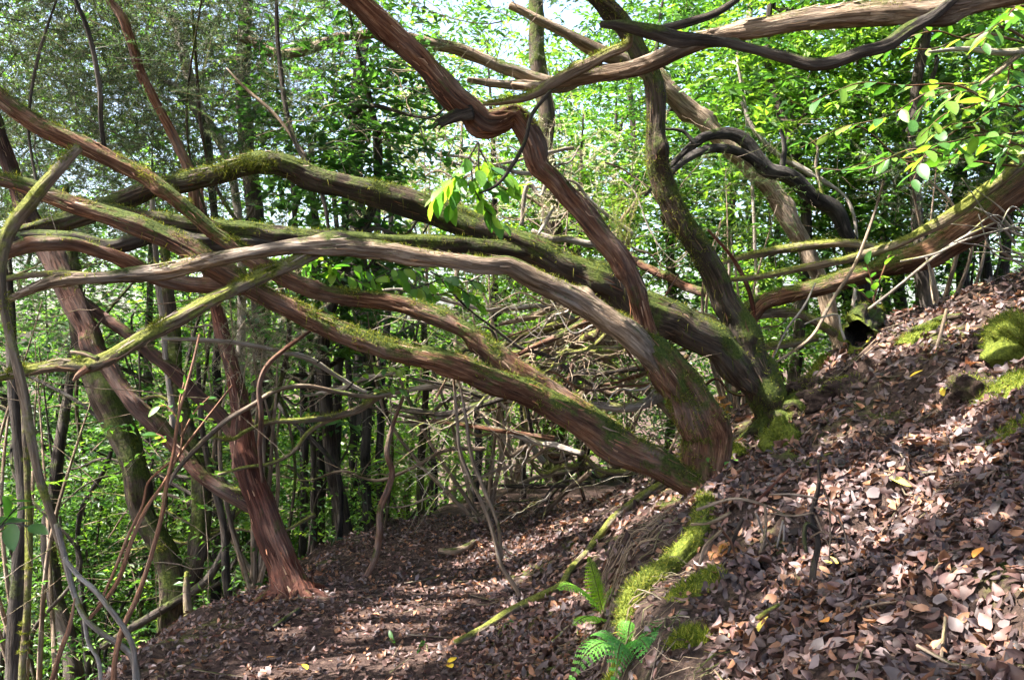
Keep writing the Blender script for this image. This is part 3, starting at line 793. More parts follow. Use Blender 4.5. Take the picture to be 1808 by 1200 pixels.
# ------------------------------------------------------------------ tree G: the rust red trunk by the path
G0 = G(515, 1050)
dG = float(G0[1]); G0[2] -= .04
tG = thing('tree_heath', 'rust red leaning trunk standing at the left edge of the path', 'tree', G0)
limb(tG, 'trunk', [(528, 1085, 86), (520, 1050, 76), (511, 1022, 62), (494, 985, 58), (478, 945, 55), (465, 907, 53), (452, 867, 52), (440, 833, 50), (431, 800, 46), (427, 760, 42), (422, 710, 36), (410, 650, 30), (390, 580, 24), (372, 500, 18), (360, 400, 12), (352, 300, 7)],
     (dG, dG + .1, dG + .5, dG + 1.2), 'brick', 36, .016, .15)
limb(tG, 'limb', [(490, 945, 16), (466, 914, 26), (440, 890, 33), (400, 868, 29), (360, 842, 27), (327, 808, 28), (300, 780, 32), (277, 755, 36), (240, 718, 32), (207, 674, 29), (183, 634, 32), (160, 588, 36), (127, 533, 42), (93, 460, 42), (55, 390, 36), (20, 300, 28), (-20, 180, 20)],
     (dG + .05, dG + .3, dG + .5), 'brickdark', 28, .018, .15, 300, .05)
limb(tG, 'limb', [(432, 800, 32), (393, 742, 28), (350, 700, 26), (317, 667, 25), (267, 627, 23), (227, 594, 22), (167, 550, 20), (110, 500, 16), (60, 430, 11)], (dG + .15, dG + .6), 'brickdark', 18, .025, .14)
limb(tG, 'root', [(520, 1040, 50), (500, 1075, 26), (470, 1105, 16), (420, 1130, 12), (370, 1160, 7)], (dG, dG - .1), 'grey', 14, .02, .2)

flare(tG, 9, .26, .034, 'brick', .045)
# ------------------------------------------------------------------ tree H and the dark trunks on the left
H0 = P(287, 1190, 5.5); H0[2] = float(hgt(H0[0], H0[1])) - .1
tH = thing('dark_tree', 'thick dark moss-stained trunk left of the rust red one', 'tree', H0)
limb(tH, 'trunk', [(284, 1260, 64), (288, 1177, 52), (294, 1100, 48), (300, 1033, 48), (292, 987, 46), (272, 943, 42), (252, 900, 42), (246, 850, 46), (233, 800, 48), (217, 760, 54), (193, 712, 56), (170, 665, 50), (152, 600, 38), (135, 520, 27), (125, 430, 18), (115, 330, 11)],
     (5.5, 5.5, 5.8), 'darkmoss', 26, .025, .15, 1500, .05)
limb(tH, 'limb', [(298, 1060, 30), (325, 1045, 32), (342, 1000, 35), (353, 935, 36), (355, 870, 36), (345, 800, 34), (325, 740, 30), (310, 650, 26), (300, 540, 22), (290, 400, 16)], (5.5, 5.9), 'darkmoss', 22, .025, .15)
limb(tH, 'limb', [(180, 1140, 14), (233, 1107, 16), (300, 1067, 18), (360, 1027, 16), (397, 965, 13), (412, 900, 10)], (5.4, 5.35), 'dark', 12, .03)

def slim(label, pts, depth, mat='black', sides=12, group=None, name='slim_tree', moss=0, gnarl=.12, **kw):
    W, r = px_line(pts, depth); b = W[0].copy(); g = float(hgt(b[0], b[1]))
    if b[2] > g + .02:                                    # carry the trunk down to its ground
        b = np.array([b[0] + .05, b[1], g - .08]); W = np.vstack([b, W]); r = np.concatenate([[r[0] * 1.3], r])
    t_ = thing(name, label, 'tree', b, group)
    limb(t_, 'trunk', None, None, mat, sides, .05, gnarl, moss, .3, world_pts=(W, r), **kw)
    return t_
slim('slim dark stem bowing right of the thick dark trunk', [(408, 1135, 18), (407, 1067, 18), (400, 1000, 16), (397, 950, 14), (383, 883, 13), (367, 810, 12), (355, 740, 10), (350, 640, 8)], (5.2, 5.4), 'dark')
slim('short lichen-crusted pale green stem before the thick dark trunk', [(334, 1200, 20), (333, 1150, 20), (334, 1090, 17), (331, 1040, 13), (330, 1010, 8)], (5.0, 5.0), 'greymoss', 14, None, 'lichen_tree', 900)
for lab, x, y0, y1, w, d in (
    ('leftmost black trunk right of the rust red trunk', 534, 1012, 700, 16, 7.6),
    ('thin black trunk second right of the rust red trunk', 563, 1010, 690, 24, 8.0),
    ('black trunk third right of the rust red trunk', 598, 1004, 690, 21, 7.4),
    ('narrow black trunk fourth right of the rust red trunk', 617, 1000, 700, 14, 8.6),
    ('black trunk just left of the curved brown stem', 653, 998, 690, 20, 7.5),
    ('black trunk behind the curved brown stem', 676, 992, 690, 16, 7.8)):
    k = rng.uniform(-8, 8)
    slim(lab, [(x + k * .3, y0 + 25, w * 1.25), (x, y0 - 40, w), (x + k, (y0 + y1) / 2, w), (x + k * .4, y1, w * .9), (x - k * 2, y1 - 200, w * .75), (x - 10 - k * 3, y1 - 450, w * .5)], (d, d, d + .3), 'black')
slim('mossy trunk with a curved foot at the far end of the path', [(700, 1000, 12), (716, 986, 16), (735, 972, 16), (744, 945, 16), (741, 868, 15), (744, 800, 15), (752, 700, 13), (748, 560, 11)], (7.0, 7.2), 'darkmoss', 14, moss=500)
slim('dark trunk at the far left edge behind the pale stems', [(22, 1260, 34), (25, 1150, 28), (33, 1000, 26), (42, 880, 24), (30, 760, 22), (20, 600, 18), (10, 400, 14)], (4.9, 5.2), 'dark')
slim('mossy pale green stem at the lower left corner', [(40, 1240, 14), (46, 1100, 13), (52, 960, 14), (48, 850, 12), (40, 700, 9)], (4.6, 4.8), 'greymoss', moss=600)
slim('dark crooked trunk between the left edge and the thick dark trunk', [(130, 1260, 40), (125, 1150, 34), (100, 1050, 30), (85, 960, 28), (95, 860, 24), (110, 760, 20), (130, 640, 16)], (6.0, 6.4), 'dark')
slim('slender brown trunk rising right of the far path end', [(838, 985, 22), (842, 940, 20), (838, 890, 18), (845, 800, 14), (838, 700, 12)], (7.8, 8), 'black')
slim('dark post-like trunk above the far path', [(925, 950, 10), (925, 900, 10), (924, 850, 11), (926, 790, 9), (920, 700, 8)], (8, 8), 'dark')
slim('mossy dark trunk behind the elbow of the twisted limb', [(975, 420, 36), (968, 300, 34), (962, 220, 33), (955, 130, 32), (948, 30, 30), (944, -80, 26)], (9.2, 9.2), 'darkmoss', 16, moss=800)
slim('dark thick trunk glimpsed in the centre behind the dark arching limb', [(640, 560, 40), (632, 420, 36), (628, 340, 34), (630, 200, 30), (645, 60, 24)], (9.5, 9.5), 'black', 14)
slim('dark heath trunk in the upper left behind the red stem', [(455, 420, 34), (440, 300, 30), (428, 180, 28), (430, 60, 26), (440, -60, 20)], (8.0, 8.0), 'dark', 14)
slim('pale dead trunk piece lit by the sun in the upper left', [(400, 275, 15), (378, 230, 17), (352, 190, 18), (336, 145, 20), (328, 100, 20), (314, 58, 17), (305, 20, 12)], (7.6, 7.6), 'pale', 14, name='dead_tree')
slim('dark blackish leaning stem crossing the pale dead trunk', [(372, 300, 14), (362, 230, 16), (338, 180, 18), (305, 150, 14), (280, 138, 8)], (7.2, 7.2), 'black', 12, name='dead_tree')
for lab, x, y0, w, d in (('first dark trunk left of the litter ridge on the right', 1590, 520, 22, 10), ('slim dark trunk second from the ridge on the right', 1622, 510, 14, 11),
                         ('dark trunk standing behind the ridge near the right edge', 1700, 490, 26, 9.5), ('mossy dark trunk close to the right edge behind the ridge', 1742, 480, 22, 9.8),
                         ('thin trunk nearest the right edge behind the ridge', 1776, 470, 14, 10.5)):
    slim(lab, [(x + 4, y0 + 60, w), (x, y0, w), (x - 6, y0 - 120, w * .9), (x - 2, y0 - 260, w * .7), (x + 10, y0 - 420, w * .5)], (d, d), 'dark', 12)
slim('thin pale upright stem behind the hooked black branch', [(1335, 470, 7), (1330, 360, 7), (1322, 240, 8), (1312, 170, 8), (1303, 110, 6), (1298, 40, 4)], (8.6, 8.6), 'pale', 8, name='pale_tree')
slim('sunlit pale stem slanting behind the hooked black branch', [(1490, 345, 6), (1430, 305, 13), (1372, 270, 12), (1335, 235, 9), (1310, 180, 6)], (8.0, 8.2), 'pale', 8, name='pale_tree')

# ------------------------------------------------------------------ single stems and sticks in front
def stem(label, pts, depth, mat, name='bare_sapling', cat='sapling', group='bare saplings', sides=10, step=.025, **kw):
    return lone(name, label, cat, pts, depth, mat, group, sides=sides, step=step, **kw)
stem('crooked mossy stem hanging at the left edge across all the limbs', [(138, 258, 17), (122, 276, 19), (100, 300, 23), (57, 353, 26), (23, 397, 26), (8, 440, 22), (3, 480, 20), (8, 545, 17), (25, 620, 18), (42, 690, 18), (52, 760, 17), (66, 830, 15), (88, 900, 14), (108, 965, 12), (120, 1010, 11), (140, 1070, 10), (152, 1095, 9)],
     (3.3, 3.25, 3.4), 'greymoss', sides=18, moss=900, mossamt=.3)
stem('pale stem forking at the lower left, longest prong to the right', [(100, 925, 10), (117, 995, 11), (133, 1055, 11), (152, 1092, 11), (180, 1116, 11), (207, 1133, 11), (230, 1153, 12), (243, 1200, 13)], (3.2, 3.2), 'pale')
stem('pale stem running beside the longest prong at the lower left', [(112, 985, 8), (140, 1018, 9), (167, 1041, 10), (193, 1073, 10), (220, 1110, 10), (234, 1140, 10), (238, 1205, 9)], (3.1, 3.15), 'pale')
stem('short pale prong dropping from the fork at the lower left', [(150, 1090, 8), (157, 1133, 8), (173, 1163, 8), (178, 1215, 8)], 3.2, 'pale')
stem('orange brown cane leaning up to the yellow-green sapling leaves', [(200, 1230, 11), (203, 1167, 10), (217, 1107, 10), (240, 1060, 10), (267, 983, 9), (285, 915, 9), (295, 850, 8), (306, 800, 7), (316, 735, 6), (338, 650, 5), (352, 590, 4)], (3.1, 3.3, 3.5), 'cane')
stem('brown cane crossing the thick dark trunk towards the fork', [(155, 1095, 7), (180, 1067, 8), (207, 1027, 8), (230, 960, 8), (260, 893, 8), (290, 850, 7), (313, 808, 6), (360, 745, 5), (410, 680, 3)], (3.2, 3.4, 3.6), 'cane')
stem('thin brown cane looping beside the crossing cane', [(172, 1072, 6), (200, 1010, 6), (228, 940, 6), (252, 890, 5), (262, 850, 5), (285, 828, 5), (312, 806, 4)], (3.25, 3.4), 'cane')
stem('orange broken cane standing at the bottom left', [(88, 1215, 10), (107, 1150, 10), (123, 1107, 9), (128, 1080, 6), (132, 1055, 3)], 3.1, 'cane')
stem('thin grey pole standing upright behind the crossing limbs', [(306, 760, 12), (300, 700, 12), (293, 650, 11), (287, 567, 11), (278, 500, 11), (273, 430, 11), (268, 330, 9)], (5.0, 5.0), 'pale')
stem('slender red trunk descending from the top left to the dark arch', [(345, 372, 19), (338, 313, 19), (323, 273, 20), (300, 230, 21), (277, 187, 20), (250, 133, 18), (233, 83, 18), (217, 33, 17), (193, 0, 15), (160, -60, 13)], (5.2, 5.0), 'red', sides=16, gnarl=.2)
stem('thin dark stem curving down at the top left', [(184, 262, 9), (177, 200, 9), (177, 167, 9), (170, 117, 9), (153, 50, 9), (133, 0, 8), (120, -40, 7)], (4.35, 4.2), 'dark')
stem('very thin dark stem left of the curving one', [(66, 330, 5), (50, 233, 5), (57, 150, 6), (70, 90, 6), (100, 0, 4)], (4.6, 4.6), 'dark')
stem('dark stem with a bend above the dark arch', [(582, 420, 6), (575, 370, 7), (560, 317, 8), (523, 253, 9), (507, 200, 9), (497, 133, 9), (490, 67, 8), (488, -20, 6)], (5.6, 5.6), 'dark')
stem('thin grey stem slanting into the bent dark stem', [(540, 275, 7), (483, 200, 7), (427, 150, 6), (400, 120, 3)], 5.6, 'grey')
stem('pale grey branch running level behind the long red limb', [(287, 597, 8), (367, 600, 9), (433, 607, 9), (500, 620, 10), (550, 636, 11), (600, 668, 10), (640, 690, 8), (700, 700, 6)], (4.6, 5.2), 'pale')
stem('curved brown vine hanging under the long red limb', [(560, 575, 6), (530, 596, 8), (500, 618, 9), (470, 648, 10), (458, 684, 10), (462, 733, 10), (458, 790, 9), (464, 850, 7)], (4.3, 4.4), 'red')
stem('grey branch curving down towards the cane tops', [(720, 690, 6), (650, 700, 9), (600, 693, 9), (533, 681, 9), (483, 690, 9), (450, 711, 9), (400, 741, 9), (350, 787, 9), (310, 832, 8), (285, 880, 5)], (5.0, 4.4, 4.0), 'grey')
stem('sunlit yellow mossy branch above the black trunks', [(720, 690, 9), (690, 690, 13), (667, 698, 15), (633, 722, 15), (600, 734, 13), (533, 741, 11), (470, 747, 9), (433, 762, 8), (410, 776, 8), (377, 773, 5)], (5.2, 4.7, 4.4), 'greymoss', sides=14, moss=500, mossamt=.4)
stem('short mossy branch drooping beside the black trunks', [(600, 735, 8), (570, 746, 9), (545, 762, 9), (520, 795, 8), (480, 818, 7), (430, 826, 7), (385, 838, 6)], (5.0, 4.6), 'greymoss')
stem('curved brown stem rising from a pale root on the path edge', [(556, 1014, 15), (578, 1022, 15), (600, 1034, 14), (620, 1040, 12), (637, 1032, 11), (653, 1007, 11), (663, 985, 12), (670, 945, 13), (671, 900, 13), (686, 862, 13), (693, 833, 12), (684, 800, 11), (694, 750, 9), (712, 700, 7)], (5.1, 5.05, 5.1), 'red', sides=14)
stem('left of two bare saplings leaning over the right path edge', [(929, 1075, 9), (913, 1040, 9), (887, 1000, 9), (873, 950, 9), (853, 893, 9), (833, 850, 8), (813, 800, 8), (806, 740, 7), (800, 660, 5)], (4.45, 4.3), 'grey')
stem('right of two bare saplings leaning over the right path edge', [(886, 985, 7), (880, 930, 8), (853, 860, 8), (832, 805, 7), (822, 740, 6), (808, 660, 4)], (4.42, 4.3), 'grey')
Kp = [(1193, 845, 13), (1133, 888, 14), (1080, 918, 14), (1060, 955, 13), (1040, 990, 13), (1007, 1013, 13), (992, 1044, 14), (950, 1067, 14), (900, 1090, 13), (850, 1120, 13), (803, 1153, 10)]
Kw = np.array([G(x, y, .03) for x, y, w in Kp]); 
Kw[:, 1] = np.convolve(np.pad(Kw[:, 1], 1, 'edge'), [.25, .5, .25], 'valid')
Kw[:, 2] = np.maximum(hgt(Kw[:, 0], Kw[:, 1]) + .03, Kw[:, 2])
e = thing('tmp', 'x', 'x', Kw[-1])
o, _, _ = limb(e, 'fallen_pole', None, None, 'greymoss', 14, .02, .15, world_pts=(Kw, np.array([p[2] for p in Kp]) / 2 * Kw[:, 1] / FPX))
o.parent = None; o.location = e.location; bpy.data.objects.remove(e)
tag(o, 'long thin fallen pole lying down the bank to the path', 'pole')
lay = lambda name, lab, pts, mat, up=.02, cat='stick': ground_stick(name, lab, pts, mat, up, cat)
def ground_stick(name, lab, pts, mat, up, cat):
    W = np.array([G(x, y, up) for x, y, w in pts]); r = np.array([p[2] for p in pts]) / 2 * W[:, 1] / FPX
    e = thing('tmp', 'x', 'x', W[0])
    o, _, _ = limb(e, name, None, None, mat, 10, .02, .15, world_pts=(W, r))
    o.parent = None; o.location = e.location; bpy.data.objects.remove(e); tag(o, lab, cat, 'sticks on the ground'); return o
lay('fallen_stick', 'dark stick lying on the path beside the rust red trunk', [(529, 1082, 9), (505, 1098, 9), (482, 1114, 7)], 'dark')
lay('fallen_stick', 'pale stick lying below the upper fern', [(1050, 1090, 5), (1010, 1110, 6), (975, 1140, 5)], 'pale')
lay('fallen_stick', 'small curved log at the far end of the path', [(775, 982, 10), (800, 984, 12), (822, 978, 11), (838, 966, 8)], 'grey', .04)
lay('fallen_stick', 'dark thin stick pointing across the far path on the right', [(870, 955, 4), (905, 985, 4), (945, 1010, 4)], 'black')
lay('fallen_stick', 'grey stick by the right edge of the bank', [(1650, 880, 5), (1700, 862, 6), (1780, 850, 5)], 'grey')
lay('fallen_stick', 'mossy twisted stick lying below the boulder on the ridge', [(1610, 598, 12), (1640, 585, 14), (1668, 572, 14), (1700, 568, 10)], 'darkmoss', .04)
lay('fallen_stick', 'yellow-green mossy stick near the foot of the bank', [(1335, 1120, 7), (1352, 1108, 8), (1376, 1094, 6)], 'greymoss', .04)
d_ = hit(1654, 612)
stem('short grey stick poking up from the litter near the ridge', [(1652, 622, 8), (1660, 595, 7), (1666, 570, 7), (1672, 545, 6)], d_, 'grey', 'upright_stick', 'stick', None)
d_ = hit(1435, 1046)
ts_ = thing('forked_stick', 'dark grey forked stick with wiry twigs standing in the litter', 'stick', P(1435, 1046, d_))
limb(ts_, 'stem', [(1436, 1058, 14), (1434, 1030, 13), (1436, 1000, 12), (1444, 965, 11), (1442, 940, 10), (1432, 915, 10), (1439, 888, 9), (1447, 850, 7), (1445, 812, 4)], (d_, d_ + .1), 'dark', 12, .012, .15)
limb(ts_, 'prong', [(1441, 935, 9), (1424, 925, 9), (1420, 950, 9), (1424, 975, 7)], (d_ + .03, d_), 'dark', 10, .012, .15)
for q_ in ([(1440, 880, 5), (1420, 875, 5), (1390, 872, 4), (1358, 873, 3)], [(1438, 895, 5), (1470, 905, 4), (1490, 935, 4), (1497, 985, 3)], [(1446, 845, 4), (1462, 880, 4), (1466, 940, 4), (1464, 990, 3)],
           [(1430, 950, 4), (1450, 938, 4), (1478, 950, 3)], [(1440, 910, 4), (1462, 960, 3), (1490, 1000, 3)], [(1436, 905, 4), (1400, 910, 4), (1360, 905, 3)]):
    limb(ts_, 'twig', q_, (d_ + .05, d_ + .02), 'grey', 6, .02, 0)
# roots and dead twigs hanging at the dark hollow beside the tree foot
dh = hit(1340, 985)
th = thing('root_tangle', 'tangle of dry roots and twigs over the dark hollow at the tree foot', 'roots', P(1330, 1000, dh))
for q_, mt in (([(1350, 890, 5), (1352, 930, 6), (1345, 970, 8), (1335, 1010, 9), (1332, 1030, 8)], 'greymoss'), ([(1335, 905, 5), (1350, 945, 5), (1368, 970, 4)], 'pale'), ([(1382, 918, 4), (1375, 950, 4), (1365, 990, 3)], 'pale'),
               ([(1384, 925, 4), (1384, 960, 4), (1386, 985, 3)], 'pale'), ([(1290, 905, 8), (1255, 920, 8), (1220, 925, 6)], 'grey'), ([(1275, 935, 6), (1245, 965, 7), (1235, 995, 6)], 'grey'),
               ([(1270, 930, 6), (1290, 955, 5), (1300, 985, 4)], 'red'), ([(1230, 900, 6), (1300, 880, 6), (1370, 900, 5), (1410, 925, 4)], 'grey'), ([(1395, 825, 4), (1360, 860, 5), (1330, 890, 5)], 'brick'),
               ([(1310, 915, 8), (1300, 940, 8), (1286, 975, 6)], 'dark')):
    limb(th, 'root', q_, (dh - .02, dh + .02), mt, 7, .02, .1)

# ------------------------------------------------------------------ the tangle of dead branches in the middle
def dead_tangle(label, anchor, fixed, nrand, x0, x1, y0, y1, d0, d1, mats, wmin=4, wmax=11):
    a = P(*anchor); a[2] = float(hgt(a[0], a[1])) - .05
    t_ = thing('dead_heath', label, 'dead shrub', a, 'dead brush in the middle')
    tw = []
    def add(pts, dep, mat):
        o, c, r = limb(t_, 'branch', pts, dep, mat, 10, .04, .18, wob=.9)
        for k in range(rng.integers(4, 9)):
            i = rng.integers(len(c) // 4, len(c) - 1); T = unit(c[i] - c[i - 1])
            d = unit(T + rng.normal(size=3) * .9); L = rng.uniform(.15, .55)
            f = np.linspace(0, 1, 7)[:, None]
            tc = c[i] + d * L * f + np.array([0, 0, rng.uniform(-.25, .15)]) * L * f ** 2 + rng.normal(size=(7, 3)) * .006
            tw.append((tc, np.linspace(.45, .2, 7) * min(r[i], .012)))
    for pts, mat in fixed: add(pts, (rng.uniform(d0, d1), rng.uniform(d0, d1)), mat)
    for k in range(nrand):
        sx = rng.uniform(x0 + (x1 - x0) * .5, x1); sy = rng.uniform(y0, y1); L = rng.uniform(.35, .8) * (x1 - x0)
        dy = rng.uniform(-170, 150); bow = rng.uniform(-70, 70); L *= rng.choice([1, 1, .6, -.5]); w = rng.uniform(wmin, wmax)
        pts = [(sx - L * f, sy + dy * f + bow * math.sin(math.pi * f) + rng.normal() * 13, w * (1.15 - .8 * f)) for f in np.linspace(0, 1, 7)]
        dd = rng.uniform(d0, d1); add(pts, (dd, dd + rng.uniform(-.6, .6)), mats[rng.integers(0, len(mats))])
    vv, tt, bb = [], [], []; n = 0
    for c, r in tw:
        v, q, t, bk, _ = tube(c, r, 4, 0, rng.uniform(0, 9), .5)
        vv.append(v); tt.append(np.vstack([t, q[:, [0, 1, 2]], q[:, [0, 2, 3]]]) + n); bb.append(bk); n += len(v)
    o = link('twigs', make_mesh('twigs', np.vstack(vv) - np.array(t_.location), tris=np.vstack(tt), bark=np.vstack(bb)), M['grey'], t_); o['kind'] = 'stuff'
    return t_
dead_tangle('dead brush of grey boughs just under the weathered grey limb', (1200, 800, 5.9),
    [([(1140, 545, 16), (1060, 530, 16), (977, 541, 14), (933, 558, 12), (880, 572, 7)], 'grey'), ([(1090, 556, 18), (1030, 563, 17), (967, 580, 16), (910, 600, 14), (865, 628, 8)], 'greymoss'),
     ([(1100, 570, 14), (1043, 570, 14), (983, 590, 13), (917, 625, 9)], 'red'), ([(1080, 600, 18), (1017, 594, 18), (960, 614, 16), (925, 640, 10)], 'grey'),
     ([(1130, 590, 14), (1063, 584, 16), (1017, 607, 15), (950, 652, 9)], 'greymoss')], 12, 760, 1230, 540, 650, 5.2, 6.6, ['grey', 'red', 'greymoss', 'dark'])
dead_tangle('dead brush with a pale broken bough between the two mossy trunks', (1230, 850, 5.9),
    [([(1200, 690, 20), (1167, 700, 21), (1117, 717, 19), (1050, 718, 17), (1000, 702, 10)], 'pale'), ([(1180, 650, 11), (1133, 650, 12), (1067, 660, 11), (1010, 664, 7)], 'dark'),
     ([(1190, 640, 10), (1140, 660, 9), (1047, 684, 6)], 'red'), ([(1040, 612, 10), (1090, 648, 12), (1140, 690, 13), (1185, 740, 14)], 'greymoss'), ([(1170, 620, 9), (1100, 623, 9), (1033, 617, 7)], 'greymoss')],
    8, 900, 1270, 600, 760, 5.0, 5.9, ['grey', 'red', 'pale', 'greymoss'])
dead_tangle('dead brush stretching left below the long red limb', (1060, 950, 6.0),
    [([(960, 705, 14), (887, 701, 15), (833, 693, 15), (783, 683, 14), (715, 692, 9)], 'pale'), ([(900, 700, 12), (833, 718, 13), (800, 730, 12), (750, 728, 11), (695, 716, 8)], 'dark'),
     ([(1030, 795, 11), (940, 776, 11), (870, 755, 10), (800, 741, 8)], 'pale'), ([(980, 772, 9), (880, 760, 9), (800, 746, 8), (700, 744, 5)], 'red'),
     ([(700, 655, 8), (650, 668, 10), (600, 688, 9), (540, 700, 6)], 'pale')], 13, 600, 1080, 650, 800, 5.2, 6.6, ['grey', 'pale', 'red', 'dark'])
dead_tangle('low dead brush over the litter where the bank meets the far path', (1020, 960, 6.3),
    [([(1060, 818, 10), (1000, 832, 10), (930, 852, 9), (860, 885, 6)], 'grey'), ([(1040, 850, 8), (950, 858, 9), (870, 856, 6)], 'dark'), ([(1040, 835, 10), (985, 880, 10), (955, 920, 8), (930, 960, 6)], 'grey'),
     ([(1110, 860, 6), (1000, 925, 7), (930, 945, 6), (870, 975, 5)], 'grey')], 12, 760, 1140, 780, 930, 6.0, 7.6, ['grey', 'dark', 'red', 'greymoss'])
dead_tangle('pale dry brush behind the twisted red limb', (900, 700, 8.0),
    [([(1100, 430, 14), (1030, 425, 15), (975, 420, 14), (940, 405, 9)], 'pale'), ([(1250, 520, 16), (1180, 490, 17), (1120, 460, 16), (1070, 430, 12)], 'red')], 14, 640, 1120, 270, 450, 7.5, 9, ['pale', 'grey'], 3, 8)

dead_tangle('criss-crossing dead boughs filling the gap behind the two mossy lower limbs', (1120, 900, 6.6), [], 24, 640, 1240, 560, 840, 5.8, 7.6, ['grey', 'dark', 'red', 'greymoss', 'pale'], 4, 13)
dead_tangle('dead boughs on the left behind the rust red trunk', (330, 1000, 6.2), [], 14, 120, 620, 560, 980, 5.4, 7.0, ['dark', 'grey', 'dark', 'greymoss'], 3, 9)
# pale twigs fanning over the ridge on the right
for k, (lab, pts, dep) in enumerate((('long thin bare sapling slanting left over the ridge', [(1361, 645, 5), (1435, 592, 6), (1469, 531, 7), (1509, 467, 7), (1536, 400, 6), (1560, 320, 4)], (5.6, 5.6)),
    ('pale bare twig slanting down from the right to the hollow stump', [(1520, 557, 5), (1587, 504, 6), (1654, 450, 6), (1700, 420, 5), (1760, 392, 4)], (5.5, 5.2)),
    ('short pale twig crossing the pale slanting twig', [(1590, 462, 5), (1650, 448, 5), (1700, 425, 4), (1790, 400, 3)], (5.2, 5.1)),
    ('grey upright twig on the ridge under the crossing twigs', [(1650, 530, 5), (1645, 490, 5), (1636, 455, 4)], (5.6, 5.5)),
    ('thin bare twig left of the hollow stump', [(1362, 640, 4), (1390, 580, 4), (1420, 540, 4), (1440, 500, 3)], (5.4, 5.4)),
    ('white forked twig leaning on the hollow stump', [(1492, 600, 5), (1484, 575, 5), (1480, 556, 5), (1450, 560, 4), (1420, 572, 3)], (5.1, 5.1)))):
    stem(lab, pts, dep, 'pale' if k else 'grey', 'bare_sapling', 'sapling', 'bare saplings', 7)
tb = thing('dry_bush', 'dry pale bush of wiry twigs at the right edge above the ridge', 'bush', P(1800, 480, 5.3) - [0, 0, .1])
for k in range(16):
    a, b = rng.uniform(1790, 1850), rng.uniform(400, 480)
    limb(tb, 'twig', [(a, b, 4), (a - rng.uniform(20, 60), b - rng.uniform(10, 60), 3.5), (a - rng.uniform(60, 150), b - rng.uniform(-10, 90), 2)], (5.3, 5.1), 'pale', 5, .05, 0)

# ------------------------------------------------------------------ rocks, mounds and the hollow stump
def lump(name, label, cat, centre, rad, n=34, disp=.25, blade=2500, mat='log', thr=-.1, bl=.028):
    u = np.linspace(0, np.pi, n); w = np.linspace(0, 2 * np.pi, n * 2, endpoint=False)
    U, W_ = np.meshgrid(u, w, indexing='ij')
    d = np.stack([np.sin(U) * np.cos(W_), np.sin(U) * np.sin(W_), np.cos(U)], 2).reshape(-1, 3)
    sd = rng.uniform(0, 50)
    r = 1 + disp * fbm(d * 1.7 + sd, 3) + .06 * fbm(d * 7 + sd, 2)
    v = d * r[:, None] * np.array(rad)
    m2 = n * 2; i = np.arange(n - 1)[:, None] * m2; j = np.arange(m2)[None]; j2 = (j + 1) % m2
    q = np.stack([i + j, i + m2 + j, i + m2 + j2, i + j2], 2).reshape(-1, 4)
    v = v + d * (.012 * fbm(v * 38 + sd, 2))[:, None]
    o = link(name, make_mesh(name, v, quads=q, bark=v), M[mat]); o.location = [float(x) for x in centre]; tag(o, label, cat)
    wv = v + np.array(centre); nr = unit(d / np.array(rad))
    k = np.where(nr[:, 2] + .8 * vnoise(wv * 9) > thr)[0]; k = rng.choice(k, blade)
    bv, bt, bc = blades(wv[k] + rng.normal(size=(blade, 3)) * .007, nr[k], .008, bl, .0018, MOSSC * [1.05, 1.1, 1])
    mo = link('moss', make_mesh('moss', bv - np.array(centre), tris=bt, cols=bc, smooth=False), M['moss'], o); mo['kind'] = 'stuff'
    return o
def at_ground(px, py, dz=0):
    p = G(px, py); p[2] += dz; return p
lump('mossy_boulder', 'bright green mossy boulder at the right edge below the ridge', 'boulder', at_ground(1820, 606, .0), (.17, .22, .15), blade=7500, disp=.6, thr=-.05, bl=.045)
def moss_patch(label, px, py, r, thick, nb):
    p = G(px, py); k = 22; u = np.linspace(-1, 1, k); A, B = np.meshgrid(u, u); rad = np.sqrt(A * A + B * B)
    x = p[0] + A * r; y = p[1] + B * r; q = np.stack([x.ravel() * 7, y.ravel() * 7, 0 * x.ravel()], 1)
    nz = fbm(q, 3).reshape(k, k); up = thick * np.clip(1.15 - rad ** 2 + .55 * nz, -.3, 1.3) - .012
    z = hgt(x, y) + up; v = np.stack([x.ravel(), y.ravel(), z.ravel()], 1)
    i = (np.arange(k - 1)[:, None] * k + np.arange(k - 1)[None]).ravel()
    o = link('moss_patch', make_mesh('moss_patch', v - p, quads=np.stack([i, i + 1, i + k + 1, i + k], 1), bark=v), M['log']); o.location = p; tag(o, label, 'moss')
    ok = np.where(up.ravel() > -.004)[0]; kk = rng.choice(ok, nb); dz = np.gradient(z)
    pos = v[kk] + rng.normal(size=(nb, 3)) * [r / k, r / k, .006]
    bv, bt, bc = blades(pos, np.tile([-.1, -.3, 1.0], (nb, 1)), .008, .03, .0018, MOSSC * [1.15, 1.2, 1])
    m_ = link('moss', make_mesh('moss', bv - p, tris=bt, cols=bc, smooth=False), M['moss'], o); m_['kind'] = 'stuff'
for a_ in (('flat moss cushion at the right edge under the boulder', 1785, 690, .16, .05, 2600), ('ragged moss patch low on the bank by the right edge', 1775, 780, .12, .04, 1800),
           ('moss patch along the ridge right of the hollow stump', 1625, 590, .14, .05, 1800), ('moss patch between the dark mossy tree and the clods', 1440, 655, .13, .05, 1800),
           ('moss patch on the earth cut right of the mossy root', 1225, 1040, .08, .03, 1300), ('moss patch at the bottom edge beside the lower fern', 1215, 1130, .07, .03, 1300),
           ('moss smear at the bottom edge under the lower fern', 1085, 1192, .07, .03, 1200), ('moss patch behind the mossy leaning foot', 1300, 800, .10, .04, 1200)):
    moss_patch(*a_)
lump('mossy_rock', 'small moss-capped rock at the foot of the dark mossy tree', 'rock', at_ground(1378, 790, .02), (.085, .12, .10), blade=1800, disp=.55, thr=.15)
